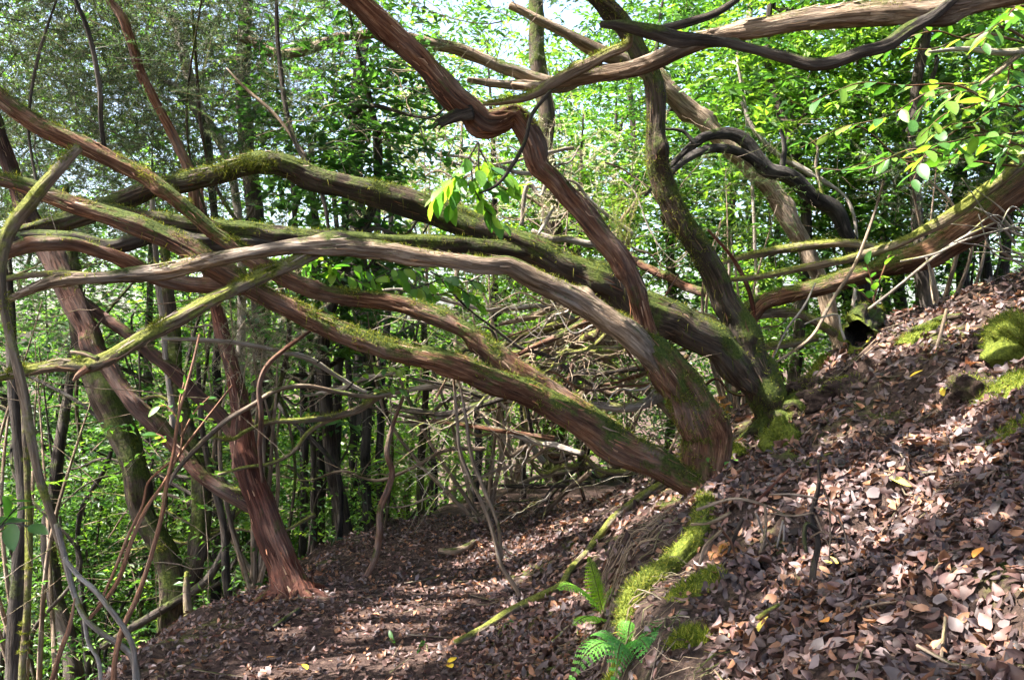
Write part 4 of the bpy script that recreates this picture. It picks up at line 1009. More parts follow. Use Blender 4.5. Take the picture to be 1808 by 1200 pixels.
lump('mossy_mound', 'overhanging dark mossy clod in the middle of the bank', 'mound', at_ground(1485, 700, .0), (.19, .16, .11), blade=900, disp=.5, mat='soil', thr=.45)
lump('mossy_mound', 'small mossy clod left of the overhanging clod', 'mound', at_ground(1425, 690, .0), (.10, .12, .08), blade=600, disp=.5, mat='soil', thr=.35)
lump('mossy_mound', 'mossy earth lump beside the lower mossy mound', 'mound', at_ground(1725, 690, -.02), (.14, .12, .10), blade=900, disp=.5, mat='soil', thr=.3)
p0 = at_ground(1515, 612, .085); d_ = min(hit(1515, 625), 5.6); p0 = P(1515, 590, d_); p0[2] = max(p0[2], float(hgt(p0[0], p0[1])) + .03); p1 = p0 + np.array([.42, .62, .16])
te = thing('hollow_stump', 'mossy fallen stump with a black hollow end on the ridge', 'stump', p0 - [0, 0, .1])
cc = np.linspace(0, 1, 5)[:, None]; line = p0 + (p1 - p0) * cc
c, r = catmull(line, np.array([.115, .12, .105, .08, .04]), .02)
v, q, t, bk, nr = tube(c, r, 30, .45, 3.3, .3)
ax_ = unit(p1 - p0); v[:30] += ax_ * (rng.uniform(-.05, .06, 30))[:, None]; v[30:60] += ax_ * (rng.uniform(-.01, .02, 30))[:, None]
k = len(t) // 2; o = link('shell', make_mesh('shell', v - np.array(te.location), tris=t[k:], quads=q, bark=bk), M['darkmoss'], te)
moss_on(o, np.array(te.location), v, nr, 1500, .2)
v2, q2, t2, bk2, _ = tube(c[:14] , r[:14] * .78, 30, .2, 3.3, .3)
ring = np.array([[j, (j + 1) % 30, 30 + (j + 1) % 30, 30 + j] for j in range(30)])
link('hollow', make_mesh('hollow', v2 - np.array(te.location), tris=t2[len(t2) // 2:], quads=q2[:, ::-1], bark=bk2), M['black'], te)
link('rim', make_mesh('rim', np.vstack([v[:30], v2[:30]]) - np.array(te.location), quads=ring, bark=np.vstack([bk[:30], bk2[:30]])), M['log'], te)

# ------------------------------------------------------------------ ferns, seedlings, creepers
def frond(root, b, tip, arch, npin=13, wid=.34, cols=((.05, .14, .02),)):
    b = np.asarray(b, float); tip = np.asarray(tip, float); L = np.linalg.norm(tip - b)
    f = np.linspace(0, 1, npin + 3)
    c = b + (tip - b) * f[:, None] + np.array([0, 0, 1.0]) * (arch * L * 4 * f * (1 - f))[:, None]
    T = unit(np.gradient(c, axis=0)); S = unit(np.cross(T, [0, 0, 1.0] + rng.normal(size=3) * .25)); U = np.cross(S, T)
    pos, d, nr, LL, WW = [], [], [], [], []
    for i in range(2, npin + 3):
        w = wid * L * math.sin(math.pi * min(.97, (.16 + .84 * f[i]))) ** .8
        for sg in (-1, 1):
            pd = unit(S[i] * sg + T[i] * .35 - U[i] * .15); k = max(4, int(w / .011))
            pos.append(c[i]); d.append(pd); nr.append(U[i]); LL.append(w * 1.02); WW.append(w * .16)
            for j in range(k):
                u = (j + .3) / k; p = c[i] + pd * w * u; lw = w * .30 * (1 - u * .85)
                for s2 in (-1, 1):
                    pos.append(p); d.append(unit(np.cross(U[i], pd) * s2 + pd * .7)); nr.append(U[i] + rng.normal(size=3) * .15); LL.append(max(.007, lw)); WW.append(max(.007, lw) * .62)
    n = len(pos); cs = np.array(cols)[rng.integers(0, len(cols))] * rng.uniform(.8, 1.25, (n, 1))
    v, t, cl = leaf_cloud(np.array(pos), np.array(d), np.array(nr), np.array(LL), np.array(WW), cs, .05)
    w = np.full(len(c), .0018); sv, sq, st_, _, _ = tube(c, w, 4, 0, 0, 0)
    t = np.vstack([t, np.vstack([st_, sq[:, [0, 1, 2]], sq[:, [0, 2, 3]]]) + len(v)]); v = np.vstack([v, sv]); cl = np.vstack([cl, np.tile([.06, .07, .02], (len(sv), 1))])
    return foliage(root, 'frond', v, t, cl, 'fern', None)
f0 = G(1066, 1090); dF = f0[1]
tf = thing('fern', 'upper fern with one upright and one sideways frond on the bank', 'fern', f0)
frond(tf, f0, P(1040, 985, dF + .0), .05, 15, .27, ((.15, .22, .022),))
frond(tf, f0, P(988, 1038, dF - .12), .20, 15, .27, ((.18, .34, .04),))
frond(tf, f0, P(1092, 1030, dF + .05), .12, 12, .24, ((.13, .20, .022),))
frond(tf, P(1080, 1112, dF - .08), P(1016, 1100, dF - .2), .2, 11, .40, ((.22, .38, .05),))
f1 = G(1105, 1165); dF = f1[1]
tf2 = thing('fern', 'lower fern with bluish green lacy fronds at the foot of the bank', 'fern', f1)
for tx, ty, dd, ar in ((1010, 1195, -.12, .35), (1185, 1110, -.05, .3), (1160, 1200, -.2, .4), (1045, 1120, .05, .3), (1115, 1098, .12, .25), (1175, 1150, -.15, .3), (1085, 1215, -.2, .4)):
    frond(tf2, f1, P(tx, ty, dF + dd), ar, 12, .27, ((.09, .25, .05), (.12, .29, .05), (.075, .21, .06)))
f2 = G(1270, 985)
tf3 = thing('fern', 'small withered orange fern below the root tangle', 'fern', f2)
for tx, ty in ((1255, 985), (1300, 975), (1285, 960)):
    frond(tf3, f2, P(tx, ty, f2[1] - .05), .3, 10, .35, ((.28, .13, .06),))
f3 = G(1270, 730)
tf4 = thing('fern', 'orange brown dry fern tuft between the two mossy trunks', 'fern', P(1268, 740, 4.95) - [0, 0, .05])
for tx, ty in ((1245, 715), (1290, 712), (1270, 700), (1292, 730)):
    frond(tf4, P(1268, 735, 4.95), P(tx, ty, 4.9), .25, 9, .4, ((.42, .19, .07),))

def seedling(label, stems, depth, nleaf, L, mat='red', name='seedling', cat='seedling', droop=.15, pool=NEAR, up=.9, w=4, t0=.4):
    W, _ = px_line([(a, b, 3) for a, b in stems[0]], depth)
    t_ = thing(name, label, cat, W[0])
    for sp in stems:
        pts = [(a, b, w * (1 - .5 * i / len(sp))) for i, (a, b) in enumerate(sp)]
        o, c, r = limb(t_, 'stem', pts, depth, mat, 6, .02, 0)
        leafy_stem(t_, c, nleaf, L, t0, .9, droop, up, pool)
    return t_
seedling('green seedling with broad leaves at the mossy tree foot', [[(1262, 925), (1255, 900), (1250, 872)], [(1285, 915), (1278, 890), (1275, 862)]], 3.95, 5, .13)
seedling('small leafy sprig growing against the mossy trunk', [[(1270, 850), (1262, 830), (1252, 812)], [(1268, 840), (1280, 822), (1290, 815)]], 4.2, 4, .065)
seedling('broad-leaved plant on the ridge before the dark trunks', [[(1545, 545), (1540, 500), (1528, 462)], [(1542, 530), (1555, 490), (1570, 450)], [(1545, 540), (1520, 515), (1508, 505)]], 5.6, 5, .115, t0=.3)
seedling('yellow-green sapling leaves on the orange cane', [[(318, 800), (322, 760), (316, 715), (325, 675)], [(320, 770), (345, 725), (370, 700)], [(318, 745), (290, 715), (275, 720)], [(300, 790), (285, 770), (272, 765)]], 3.45, 5, .062, 'cane', t0=.35)
seedling('dark narrow leaves sticking in at the left edge', [[(-40, 1000), (0, 930), (35, 890)], [(-40, 1000), (10, 925), (60, 930)], [(-40, 980), (-10, 900), (20, 880)]], 2.5, 6, .085, 'dark', pool=[NEAR[3], NEAR[5]])
seedling('tiny pair of green leaves under the root tangle', [[(1328, 985), (1325, 962)]], 3.6, 3, .05)
seedling('single glossy leaf right of the mossy root', [[(1180, 1100), (1183, 1080)]], 2.95, 2, .06)
seedling('few small dark green leaves on the path litter', [[(880, 1120), (890, 1100), (905, 1095)], [(700, 1140), (690, 1125)], [(740, 1150), (745, 1135)]], 3.6, 4, .045, pool=[NEAR[3]])
seedling('drooping cluster of big green leaves hanging behind the elbow limb', [[(845, 250), (820, 290), (785, 330), (765, 352)], [(845, 252), (850, 310), (890, 335), (915, 330)], [(830, 275), (838, 335), (860, 372), (885, 395)], [(825, 285), (805, 330), (795, 365)], [(845, 262), (870, 300), (905, 318)]],
         4.7, 12, .15, 'dark', 'leafy_creeper', 'creeper', .3, t0=.25)
seedling('creeper leaves spreading under the weathered grey limb', [[(560, 470), (600, 480), (640, 500), (690, 520)], [(600, 500), (570, 460), (545, 455)], [(680, 470), (720, 500), (760, 520), (800, 515)], [(760, 480), (800, 500), (850, 540)], [(590, 415), (640, 418), (690, 425)], [(700, 520), (745, 505), (800, 490), (850, 500)], [(500, 470), (540, 490), (590, 470)], [(650, 500), (690, 480), (740, 470)], [(620, 465), (650, 480), (670, 510)], [(560, 440), (540, 480), (560, 515)]],
         5.0, 13, .125, 'dark', 'leafy_creeper', 'creeper', .3, t0=.1)
seedling('creeper leaves among the dead brush below the long red limb', [[(610, 690), (640, 660), (680, 650), (720, 655)], [(640, 700), (680, 680), (715, 690)], [(620, 650), (660, 640), (705, 600)], [(560, 640), (610, 600), (655, 590)], [(640, 640), (690, 650), (740, 640)]], 4.9, 9, .085, 'dark', 'leafy_creeper', 'creeper', .3, t0=.1)
# upright yellow-green heath sprout on the twisted limb
ths = thing('heath_sprout', 'upright feathery yellow-green sprout beside the twisted red limb', 'shoot', P(1100, 440, 5.15))
o_ = P(1095, 440, 5.15) + rng.normal(size=(26, 3)) * [.045, .03, .01]
d_ = np.array([0, 0, 1.0]) + rng.normal(size=(26, 3)) * [.16, .16, .02]
foliage(ths, 'needles', *plumes(o_, d_, .36, 90, .022, .0016, np.array([[.16, .22, .04], [.11, .18, .04], [.22, .22, .06]]), -.05), 'heath')
link('stalk', make_mesh('stalk', np.array([[-.01, 0, -.12], [.01, 0, -.12], [0, .012, -.12], [0, 0, .12]]), tris=np.array([[0, 1, 3], [1, 2, 3], [2, 0, 3]]), bark=np.zeros((4, 3))), M['red'], ths)

# laurel leaning in from the upper right, its leaves one by one
LT0 = np.array([4.6, 5.2, float(hgt(4.6, 5.2)) - .1])
tl = thing('laurel_tree', 'leafy laurel reaching in from the upper right with broad sunlit leaves', 'tree', LT0)
limb(tl, 'trunk', None, None, 'dark', 14, .06, world_pts=(np.array([LT0, LT0 + [-.1, 0, .8], LT0 + [-.4, -.1, 1.6], LT0 + [-.3, -.1, 2.6], LT0 + [0, 0, 4]]), np.array([.09, .08, .07, .06, .03])))
limb(tl, 'branch', [(1640, 92, 5), (1700, 87, 9), (1785, 92, 14), (1850, 80, 16), (1950, 60, 18)], (4.6, 4.9), 'pale', 10, .03)
limb(tl, 'branch', [(1728, 152, 5), (1770, 120, 9), (1797, 98, 13)], (4.65, 4.75), 'grey', 10, .03)
for k in range(20):
    y0 = rng.uniform(-40, 330); x1 = rng.uniform(1380, 1690) if k % 3 else rng.uniform(1600, 1780); dd = rng.uniform(4.3, 5.6)
    y1 = y0 + rng.uniform(-20, 60)
    xs_ = rng.uniform(1790, 1900); pts = [(xs_ + (x1 - xs_) * f, y0 + (y1 - y0) * f - 55 * math.sin(math.pi * f) * rng.uniform(.2, 1) + rng.normal() * 12, 6 - 4 * f) for f in np.linspace(0, 1, 6)]
    o, c, r = limb(tl, 'twig', pts, (dd + .3, dd), 'red', 5, .06, 0)
    leafy_stem(tl, c, 15, .13, .15, .9, .25, .9)

# ------------------------------------------------------------------ heath foliage in the upper left and centre
def heath_at(root, spots, per, length, needles, nl, nw, pal, spread=.35, upz=.35, droop=.1, name='foliage'):
    o_ = []; 
    for (px, py, d) in spots: o_.append(P(px, py, d) + rng.normal(size=(per, 3)) * spread)
    o_ = np.concatenate(o_); d = rng.normal(size=o_.shape); d[:, 2] = d[:, 2] * .6 + upz
    return foliage(root, name, *plumes(o_, d, length, needles, nl, nw, pal, droop), 'heath')
def spots(n, x0, x1, y0, y1, d0, d1):
    return np.stack([rng.uniform(x0, x1, n), rng.uniform(y0, y1, n), rng.uniform(d0, d1, n)], 1)
heath_at(tH, spots(70, -60, 440, -60, 340, 5.2, 8.0), 18, .34, 52, .038, .0022, HEATH)
heath_at(tG, spots(56, 60, 680, -60, 300, 6.0, 8.5), 18, .34, 52, .042, .0025, HEATH)
heath_at(tH, spots(10, 120, 200, 20, 230, 4.6, 5.4), 14, .26, 70, .024, .0012, np.array([[.05, .09, .03], [.06, .11, .035]]))
heath_at(tG, spots(84, -80, 580, -80, 300, 7.0, 10.0), 18, .48, 50, .060, .0040, HEATH * [.62, .74, .52], .45, -.15, .35)
heath_at(tH, spots(70, -80, 300, -60, 440, 6.0, 9.0), 18, .46, 50, .058, .0038, HEATH * [.62, .74, .52], .4, -.1, .35)
heath_at(tG, spots(14, -30, 260, 330, 520, 6, 8), 14, .3, 60, .028, .0014, HEATH)
heath_at(tE, spots(16, 560, 1000, -40, 180, 7.5, 9), 10, .3, 50, .03, .0015, HEATH)
def bush(label, px, py, d, spts, per, pal, length=.3, needles=55, nl=.03, nw=.0016, mat='grey', name='heath_bush', spread=.25, upz=.5):
    a = P(px, py, d); a[2] = float(hgt(a[0], a[1])) - .05
    t_ = thing(name, label, 'bush', a)
    for k in range(6):
        q = spts[rng.integers(0, len(spts))]; e_ = P(*q)
        m_ = (a + e_) / 2 + rng.normal(size=3) * .15
        limb(t_, 'stem', None, None, mat, 7, .06, .1, world_pts=(np.array([a + rng.normal(size=3) * .05 * [1, 1, 0], m_, e_]), np.array([.02, .014, .004])))
    heath_at(t_, spts, per, length, needles, nl, nw, pal, spread, upz)
    return t_
bush('heath bush painted as sunlit in the centre behind the dark arch', 690, 300, 9.5, spots(30, 630, 790, 160, 400, 9, 10.5), 16, DRYTW * 2.2, nw=.0022)  # grey twigs whitened: the sunlight on them is put into their colour
bush('dry whitish brush left of the twisted red limb', 900, 340, 8.6, spots(22, 800, 1090, 270, 420, 8.2, 9.2), 14, DRYTW * 1.9, nw=.002)  # twig palette raised too, sunlit white painted into it
bush('pale grey feathery heath clump under the crossing limbs', 450, 600, 5.3, spots(14, 390, 540, 525, 650, 5.0, 5.6), 16, DRYTW, .22, 60, .026, .0012, spread=.14, upz=-.1)
bush('grey twiggy heath behind the creeper leaves', 860, 520, 6.6, spots(20, 640, 1000, 490, 640, 6.2, 7.4), 14, DRYTW * .9, .3, 45, .03, .0014)
bush('fine green heath bush under the hooked black branch', 1290, 360, 7.4, spots(16, 1200, 1380, 290, 430, 7, 8), 12, np.array([[.06, .11, .03], [.08, .13, .04], [.11, .12, .06]]))
bush('grey green heath twigs below the laurel leaves on the right', 1660, 320, 7.0, spots(14, 1540, 1760, 270, 350, 6.5, 7.5), 12, HEATH)
bush('sunlit green heath bush left under the dark arch', 430, 370, 8.5, spots(22, 330, 600, 320, 430, 8, 9.5), 14, np.array([[.09, .17, .035], [.12, .2, .05], [.07, .13, .03]]))
bush('dry heath clump hanging at the left edge', 60, 560, 5.6, spots(16, -40, 200, 480, 700, 5.4, 6.6), 12, HEATH * .9)

# ------------------------------------------------------------------ unseen tree crowns overhead, placed to shade the path and bank
def crown(root, n, cx, cy_, cz, rx, ry, rz, leafL=.11, pal=LAUREL, nb=16, k=7, tight=.26):
    v, t, c = sprays(blobs(n, (cx, cy_, cz), (rx, ry, rz), nb, tight), .34, k, leafL, pal)
    foliage(root, 'crown', v, open_gaps(v, t), c, 'leaf')
for px, py, r in ((1660, 770, .13), (1610, 860, .10), (1550, 885, .12), (1795, 1085, .09), (1480, 640, .12), (1430, 640, .08), (1370, 690, .10), (1320, 745, .08), (730, 1075, .12), (690, 1085, .07), (770, 1062, .09),
                  (1560, 965, .05), (1470, 880, .08), (1705, 820, .08), (1640, 910, .06), (1765, 700, .10), (1420, 1010, .05), (1590, 1025, .04), (1490, 985, .05), (1350, 930, .05), (1010, 905, .10), (960, 935, .08), (1090, 890, .09),
                  (860, 1040, .08), (640, 1120, .06), (600, 1155, .07), (1690, 760, .06), (1520, 840, .05), (1380, 1060, .04), (1680, 1020, .035), (1750, 930, .04), (1560, 1110, .03), (1620, 1160, .03), (1300, 1120, .05),
                  (1150, 1040, .08), (1120, 1075, .06), (1210, 985, .06), (1785, 560, .14), (1378, 750, .10), (1025, 1050, .09), (1050, 1105, .07), (1660, 520, .10), (1590, 560, .10), (1720, 540, .08), (1540, 610, .07), (900, 990, .08), (830, 1000, .07), (500, 1120, .05), (1250, 1010, .05), (1240, 880, .08)):
    GAPS.append((G(px, py), r * 1.3))
for px, py, d, r in ((800, 450, 4.05, .12), (720, 440, 4.0, .10), (1040, 540, 4.25, .10), (950, 495, 4.2, .10), (880, 465, 4.12, .08), (560, 430, 3.95, .08), (300, 470, 3.7, .09), (430, 447, 3.8, .07), (600, 580, 4.1, .08), (720, 612, 4.15, .07), (1060, 760, 4.4, .09),
                     (250, 395, 4.0, .10), (140, 360, 4, .08), (750, 545, 4.35, .09), (900, 640, 4.36, .06), (150, 252, 4.2, .08), (330, 370, 4.3, .08), (700, 60, 3.7, .07), (935, 240, 3.95, .08), (1030, 370, 4.1, .07), (1400, 35, 3.6, .12), (1600, 15, 3.5, .12), (1300, 55, 3.65, .1), (1100, 120, 3.8, .09), (1050, 105, 3.7, .07),
                     (1480, 490, 5.9, .10), (1420, 430, 6.1, .14), (1650, 410, 5.6, .12), (1550, 450, 5.7, .08), (500, 965, 4.7, .10), (478, 920, 4.75, .08), (160, 580, 5, .10), (300, 775, 4.9, .09), (230, 700, 5, .07), (1235, 790, 4.4, .09), (1185, 680, 4.4, .08), (1140, 600, 4.4, .09), (317, 553, 3.6, .09), (205, 625, 3.5, .08), (90, 642, 3.45, .08),
                     (830, 310, 4.7, .30), (880, 340, 4.7, .20), (700, 480, 5.3, .30), (580, 470, 5.3, .2), (820, 500, 5.3, .22), (1470, 120, 4.9, .32), (1640, 60, 4.9, .34), (1700, 200, 4.9, .36), (1560, 230, 4.9, .34), (1760, 310, 5, .30), (1480, 300, 5, .25), (660, 660, 4.9, .2), (320, 720, 3.45, .12), (700, 380, 5.0, .10), (900, 425, 5.1, .10), (1000, 470, 5.2, .09), (1220, 400, 5.2, .08), (1160, 250, 5.1, .07), (1100, 360, 5.1, .18), (650, 700, 5.0, .12), (560, 740, 4.7, .1), (1110, 712, 5.5, .12), (1000, 600, 5.8, .15), (940, 620, 5.8, .12), (870, 760, 5.8, .12)):
    GAPS.append((P(px, py, d), r * 1.35))
crown(tA, 2100, -1.6, 2.7, 5.4, 2.3, 1.9, .9, .15)
crown(tB, 1900, -.3, 5.2, 6.0, 2.4, 1.7, 1.0, .15)
crown(tC, 2000, 1.0, 1.5, 5.2, 2.2, 2.0, .8, .15)
crown(tG, 1600, -3.9, 4.1, 5.8, 2.0, 2.0, 1.1, .15)
crown(tH, 1000, -4.7, 1.9, 5.6, 2.0, 2.0, 1.2, .15)
crown(tD, 700, 2.4, 5.6, 6.2, 1.6, 1.3, .8, .14)
crown(tl, 300, 5.0, 5.0, 5.2, 1.4, 1.4, 1.0, .10, BRIGHT)

# ------------------------------------------------------------------ leafy trees and shrubs behind
def leafy(name, label, cat, px, d, h, rx, rz, n, leafL, pal, group=None, trunk=.06, lean=0, k=8, low=.25, nb=18, mat='dark', ry=None):
    x = (px - 904) / FPX * d; g = float(hgt(x, d)); a = np.array([x, d, g - .08])
    t_ = thing(name, label, cat, a, group)
    top = np.array([x + lean, d, g + h])
    m1 = a + (top - a) * .4 + rng.normal(size=3) * [.12, .12, 0]; m2 = a + (top - a) * .7 + rng.normal(size=3) * [.2, .2, 0]
    if name == 'laurel_shrub':
        for q in range(4):
            e_ = top + rng.normal(size=3) * [rx * .5, rx * .4, rz * .3]; mm = (a + e_) / 2 + rng.normal(size=3) * .12
            limb(t_, 'stem', None, None, mat, 6, .08, .1, world_pts=(np.array([a + rng.normal(size=3) * [.08, .08, 0], mm, e_]), np.array([trunk * .5, trunk * .35, .006])))
    else:
        limb(t_, 'trunk', None, None, mat, 10, .1, .12, world_pts=(np.array([a, m1, m2, top]), np.array([trunk, trunk * .8, trunk * .55, trunk * .15])))
        for q in range(4):
            f = rng.uniform(.4, .85); s_ = a + (top - a) * f
            e_ = s_ + np.array([rng.normal() * rx * .6, rng.normal() * rx * .4, rng.uniform(.2, .6) * rz])
            limb(t_, 'branch', None, None, mat, 6, .1, .1, world_pts=(np.array([s_, s_ * .65 + e_ * .35 + rng.normal(size=3) * .12, s_ * .3 + e_ * .7 + rng.normal(size=3) * .14, e_]), np.array([trunk * .4, trunk * .28, trunk * .15, .005])))
    o_ = blobs(n, (x + lean * .7, d, g + h * (low + 1) / 2), (rx, ry or rx * .8, max(rz, h * (1 - low) / 2)), nb, .24)
    o_[:, 2] = np.maximum(o_[:, 2], hgt(o_[:, 0], o_[:, 1]) + .05)
    foliage(t_, 'crown', *sprays(o_, .30, k, leafL, pal), 'leaf')
    return t_
TR = [  # label, px, depth, height, rx, rz, n, leaf, palette
 ('broad laurel with yellow-green leaves in the upper right background', 1500, 9.5, 5.0, 1.9, 1.8, 1100, .10, BRIGHT),
 ('laurel with deep green leaves behind the hooked black branch', 1330, 11, 6.0, 1.8, 2.2, 1000, .10, LAUREL),
 ('leafy laurel behind the laurel leaves at the right edge', 1760, 10, 4.6, 1.9, 1.7, 1000, .10, LAUREL),
 ('tall laurel filling the gap right of the mossy dark trunk', 1090, 12, 6.5, 1.7, 2.5, 900, .11, LAUREL),
 ('sunlit laurel between the twisted limb and the mossy dark trunk', 1030, 10, 4.6, 1.2, 1.3, 700, .10, BRIGHT),
 ('dark-leaved laurel hanging left of the twisted limb', 615, 6.8, 4.6, .75, 1.0, 560, .115, DEEP * 1.5),
 ('laurel with bright leaves above the dark arch', 520, 11, 6.5, 1.7, 2.4, 900, .11, BRIGHT),
 ('laurel behind the heath trunks in the upper left', 330, 12, 7.0, 1.9, 2.8, 1000, .11, LAUREL),
 ('laurel at the far upper left edge behind the heath', 80, 12, 7.0, 2.0, 3.0, 1000, .11, LAUREL),
 ('dim laurel behind the left bundle of limbs', 150, 9.0, 5.0, 1.5, 1.6, 700, .09, DEEP),
 ('laurel standing behind the black trunks', 600, 11.5, 4.5, 1.5, 1.7, 900, .09, BRIGHT),
 ('low laurel closing the gap at the left edge', 20, 10.5, 5.0, 1.6, 2.0, 1000, .09, LAUREL),
 ('low laurel behind the thin grey pole', 260, 10.5, 5.0, 1.5, 2.0, 900, .09, LAUREL),
 ('dark-crowned laurel at the top left corner', 40, 8.5, 6.2, 1.3, 1.6, 700, .10, DEEP),
 ('dark laurel over the heath stems near the top left', 270, 9.2, 6.6, 1.4, 1.6, 700, .10, DEEP),
 ('laurel with big glossy leaves high above the laurel tips', 1640, 8.0, 5.4, 1.3, 1.5, 600, .13, LAUREL),
 ('big-leaved laurel above the hooked black branch', 1400, 8.8, 5.6, 1.2, 1.4, 600, .13, LAUREL),
 ('dark laurel between the overhead limbs at the top', 1180, 10.5, 6.8, 1.5, 1.8, 700, .11, DEEP),
 ('leafy laurel over the centre top edge', 860, 10.5, 6.6, 1.4, 1.6, 800, .11, LAUREL),
 ('pale leafy tree in the bright gap of the centre', 760, 14, 7.5, 1.9, 2.6, 900, .12, BRIGHT)]
for lab, px, d, h, rx, rz, n, lf, pal in TR: leafy('laurel_tree', lab, 'tree', px, d, h, rx, rz, n, lf, pal, 'background laurels', .07)
SH = [
 ('low bright shrub at the far end of the path', 760, 9.0, 1.5, .8, .6, 500, .065, BRIGHT),
 ('green shrub filling the gap behind the low dead brush', 930, 9.6, 2.0, 1.0, .8, 600, .065, BRIGHT),
 ('shrub behind the foot of the leaning mossy tree', 1090, 9.5, 2.0, .9, .8, 600, .065, LAUREL),
 ('bright shrub glimpsed right of the mossy trunk pair', 1400, 9.0, 2.1, .9, .8, 700, .07, BRIGHT),
 ('shrub behind the moss-topped limbs on the right', 1530, 9.0, 2.4, .9, .9, 700, .08, LAUREL),
 ('dark shrub behind the ridge near the right edge', 1720, 9.0, 2.6, 1.0, .9, 700, .08, DEEP),
 ('shrub on the drop left of the black trunks', 470, 9.0, 2.6, .9, 1.0, 700, .07, LAUREL),
 ('shrub behind the rust red trunk on the drop', 400, 7.6, 2.2, .8, .9, 600, .065, LAUREL),
 ('leafy shrub behind the canes on the left', 170, 7.0, 2.6, 1.0, 1.0, 800, .065, LAUREL),
 ('leafy shrub at the left edge below the limbs', 30, 7.5, 2.8, 1.1, 1.1, 800, .07, DEEP),
 ('sunlit shrub low on the drop at the lower left', 120, 8.5, 1.8, 1.2, .8, 800, .065, BRIGHT),
 ('shrub in the gap between thick dark trunk and red trunk', 360, 9.5, 2.4, 1.0, 1.0, 700, .065, BRIGHT),
 ('small shrub between the black trunks', 580, 8.4, 1.5, .5, .6, 350, .06, LAUREL),
 ('small leafy shrub at the path end beside the mossy curved trunk', 700, 7.8, .9, .35, .35, 220, .055, BRIGHT)]
for lab, px, d, h, rx, rz, n, lf, pal in SH: leafy('laurel_shrub', lab, 'shrub', px, d, h, rx, rz, n, lf, pal, 'background shrubs', .03, k=7, low=.05, nb=12)

# thin stems of the thicket on the drop
ORD = 'first second third fourth fifth sixth seventh eighth ninth tenth eleventh twelfth thirteenth fourteenth fifteenth sixteenth seventeenth eighteenth nineteenth twentieth'.split()
ORD += ['twenty-' + w for w in ORD[:9]] + ['thirtieth']
for k, px in enumerate(sorted(list(rng.uniform(-10, 800, 18)) + list(rng.uniform(-10, 330, 10)))):
    d = rng.uniform(5.6, 10)
    x = (px - 904) / FPX * d
    if x > xr(d) - 1.25: x -= 1.2
    g = float(hgt(x, d)); a = np.array([x, d, g - .05]); h = rng.uniform(2.0, 4.5)
    pts = np.array([a + [rng.normal() * .12 * i, rng.normal() * .08 * i, h * i / 4] for i in range(5)])
    t_ = thing('thicket_sapling', '%s thin %s thicket stem left of the path, counted from the left edge' % (ORD[k], ('dark brown', 'black', 'mossy', 'brown')[k % 4]), 'sapling', a, 'thin stems of the thicket')
    w = rng.uniform(.010, .032)
    limb(t_, 'stem', None, None, ('dark', 'black', 'darkmoss', 'dark')[k % 4], 7, .08, .12, world_pts=(pts, w * np.linspace(1, .45, 5)))
for k, px in enumerate(sorted(rng.uniform(20, 1790, 22))):
    d = rng.uniform(11, 20); x = (px - 904) / FPX * d; g = float(hgt(x, d)); h = rng.uniform(5, 8.5)
    a = np.array([x, d, g - .1]); ln = rng.normal() * .5
    pts = np.array([a + [ln * i / 3 + rng.normal() * .12, 0, h * i / 3] for i in range(4)])
    t_ = thing('distant_tree', '%s dim %s trunk deep in the background, counted from the left' % (ORD[k], ('brown', 'black', 'grey')[k % 3]), 'tree', a, 'distant trunks')
    w = rng.uniform(.05, .11)
    limb(t_, 'trunk', None, None, ('dark', 'black', 'grey')[k % 3], 8, .2, .1, world_pts=(pts, w * np.linspace(1, .4, 4)))

# undergrowth and the far wood: leaves nobody could count
n = 3900
x = rng.uniform(-9.5, -1.2, n); y = rng.uniform(5.0, 13, n); ok = x < xr(y) - 1.6
x, y = x[ok], y[ok]; q = np.stack([x, y, 0 * x], 1); hgt_ = np.clip(.9 + 1.3 * fbm(q * .8, 2), .1, 2.4)
z = hgt(x, y) + hgt_ * rng.uniform(0, 1, len(x)) ** 1.2
v, t, c = sprays(np.stack([x, y, z], 1), .24, 8, .06, np.vstack([LAUREL, DEEP, BRIGHT]))
o = link('undergrowth', make_mesh('undergrowth', v, tris=t, cols=c, smooth=False), M['leaf'])
tag(o, 'leafy green undergrowth covering the drop left of the path', 'undergrowth', kind='stuff')
n = 17000
y = rng.uniform(14, 26, n); x = rng.uniform(-1, 1, n) * (y * .70 + 2)
q = np.stack([x * .32, y * .32, 0 * x], 1)
base = np.maximum(hgt(x, y), -8); top = 10.5 + 1.8 * fbm(q, 2) + (y - 15) * .16
z = base + (top - base) * rng.uniform(0, 1, n) ** .9
keep = (fbm(np.stack([x, y, z], 1) * .5, 3) > -.42)
pp = np.stack([x, y, z], 1)[keep]
tone = fbm(pp * .55 + 70, 2); lots = []
for sel, L_, pal, kk in ((tone < -.15, .15, DEEP, 9), ((tone >= -.15) & (tone < .25), .19, LAUREL, 9), (tone >= .25, .22, BRIGHT, 8)):
    lots.append(sprays(pp[sel], .55, kk, L_, pal))
v, t, c = merge(lots)
o = link('far_wood', make_mesh('far_wood', v, tris=t, cols=c, smooth=False), M['leaf'])
tag(o, 'sunlit leafy wood closing the background', 'wood', kind='stuff')

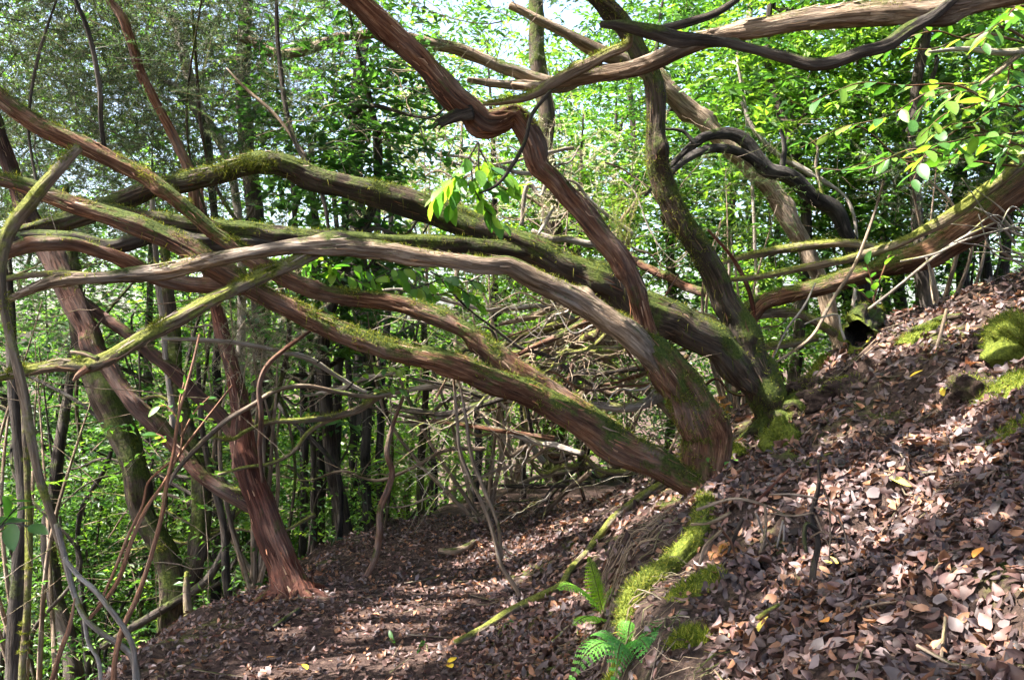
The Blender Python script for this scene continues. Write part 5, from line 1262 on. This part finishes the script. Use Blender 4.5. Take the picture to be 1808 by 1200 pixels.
# fine drooping twigs among the upper limbs
def twiglets(root, n, x0, x1, y0, y1, d0, d1, mat, rmin=.0015, rmax=.004, lmin=.3, lmax=1.1, dz=-.2, dx=0):
    vv, tt, bb = [], [], []; m = 0
    for k in range(n):
        p = P(rng.uniform(x0, x1), rng.uniform(y0, y1), rng.uniform(d0, d1)); L = rng.uniform(lmin, lmax)
        d = unit(rng.normal(size=3) * [1, .6, .7] + [dx, 0, dz]); f = np.linspace(0, 1, 8)[:, None]
        bend = unit(rng.normal(size=3)) * rng.uniform(0, .35)
        c = p + d * L * f + bend * L * f * f + rng.normal(size=(8, 3)) * .008
        v, q, t, bk, _ = tube(c, np.linspace(1, .4, 8) * rng.uniform(rmin, rmax), 4, 0, rng.uniform(0, 9), .5)
        vv.append(v); tt.append(np.vstack([t, q[:, [0, 1, 2]], q[:, [0, 2, 3]]]) + m); bb.append(bk); m += len(v)
    o = link('twigs', make_mesh('twigs', np.vstack(vv) - np.array(root.location), tris=np.vstack(tt), bark=np.vstack(bb)), M[mat], root); o['kind'] = 'stuff'
twiglets(tG, 110, -40, 620, -40, 360, 4.8, 7.5, 'dark')
twiglets(tA, 40, 560, 1000, -20, 330, 4.2, 5.5, 'grey', lmax=.7)
twiglets(tH, 90, -20, 460, 460, 1150, 4.2, 6.5, 'grey')
twiglets(tB, 190, 640, 1240, 540, 880, 5.2, 6.8, 'pale', lmax=.6)
twiglets(tE, 60, 900, 1700, 120, 480, 6, 8, 'grey', lmax=.8)

# fine roots hanging over the earth cut beside the path
vv, tt, bb = [], [], []; m = 0
for k in range(150):
    y0 = rng.uniform(1.7, 4.1); s0 = rng.uniform(.72, 1.0); x0 = float(xr(y0)) + s0; f = np.linspace(0, 1, 7)
    L = rng.uniform(.08, .32); xx = x0 - L * f * rng.uniform(.5, 1.0); yy = y0 + rng.normal() * .25 * L * f * 3
    zz = hgt(xx, yy) + .012 + .03 * np.sin(np.pi * f) * rng.uniform(.3, 1.4)
    v, q, t, bk, _ = tube(np.stack([xx, yy, zz], 1) + rng.normal(size=(7, 3)) * .006, np.linspace(1, .4, 7) * rng.uniform(.0012, .004), 4, 0, rng.uniform(0, 9), .6)
    vv.append(v); tt.append(np.vstack([t, q[:, [0, 1, 2]], q[:, [0, 2, 3]]]) + m); bb.append(bk); m += len(v)
o = link('root_hairs', make_mesh('root_hairs', np.vstack(vv) - np.array(th.location), tris=np.vstack(tt), bark=np.vstack(bb)), M['grey'], th); o['kind'] = 'stuff'

if False: print('TRIS', sum(len(o.data.polygons) for o in bpy.data.objects if o.type == 'MESH'))
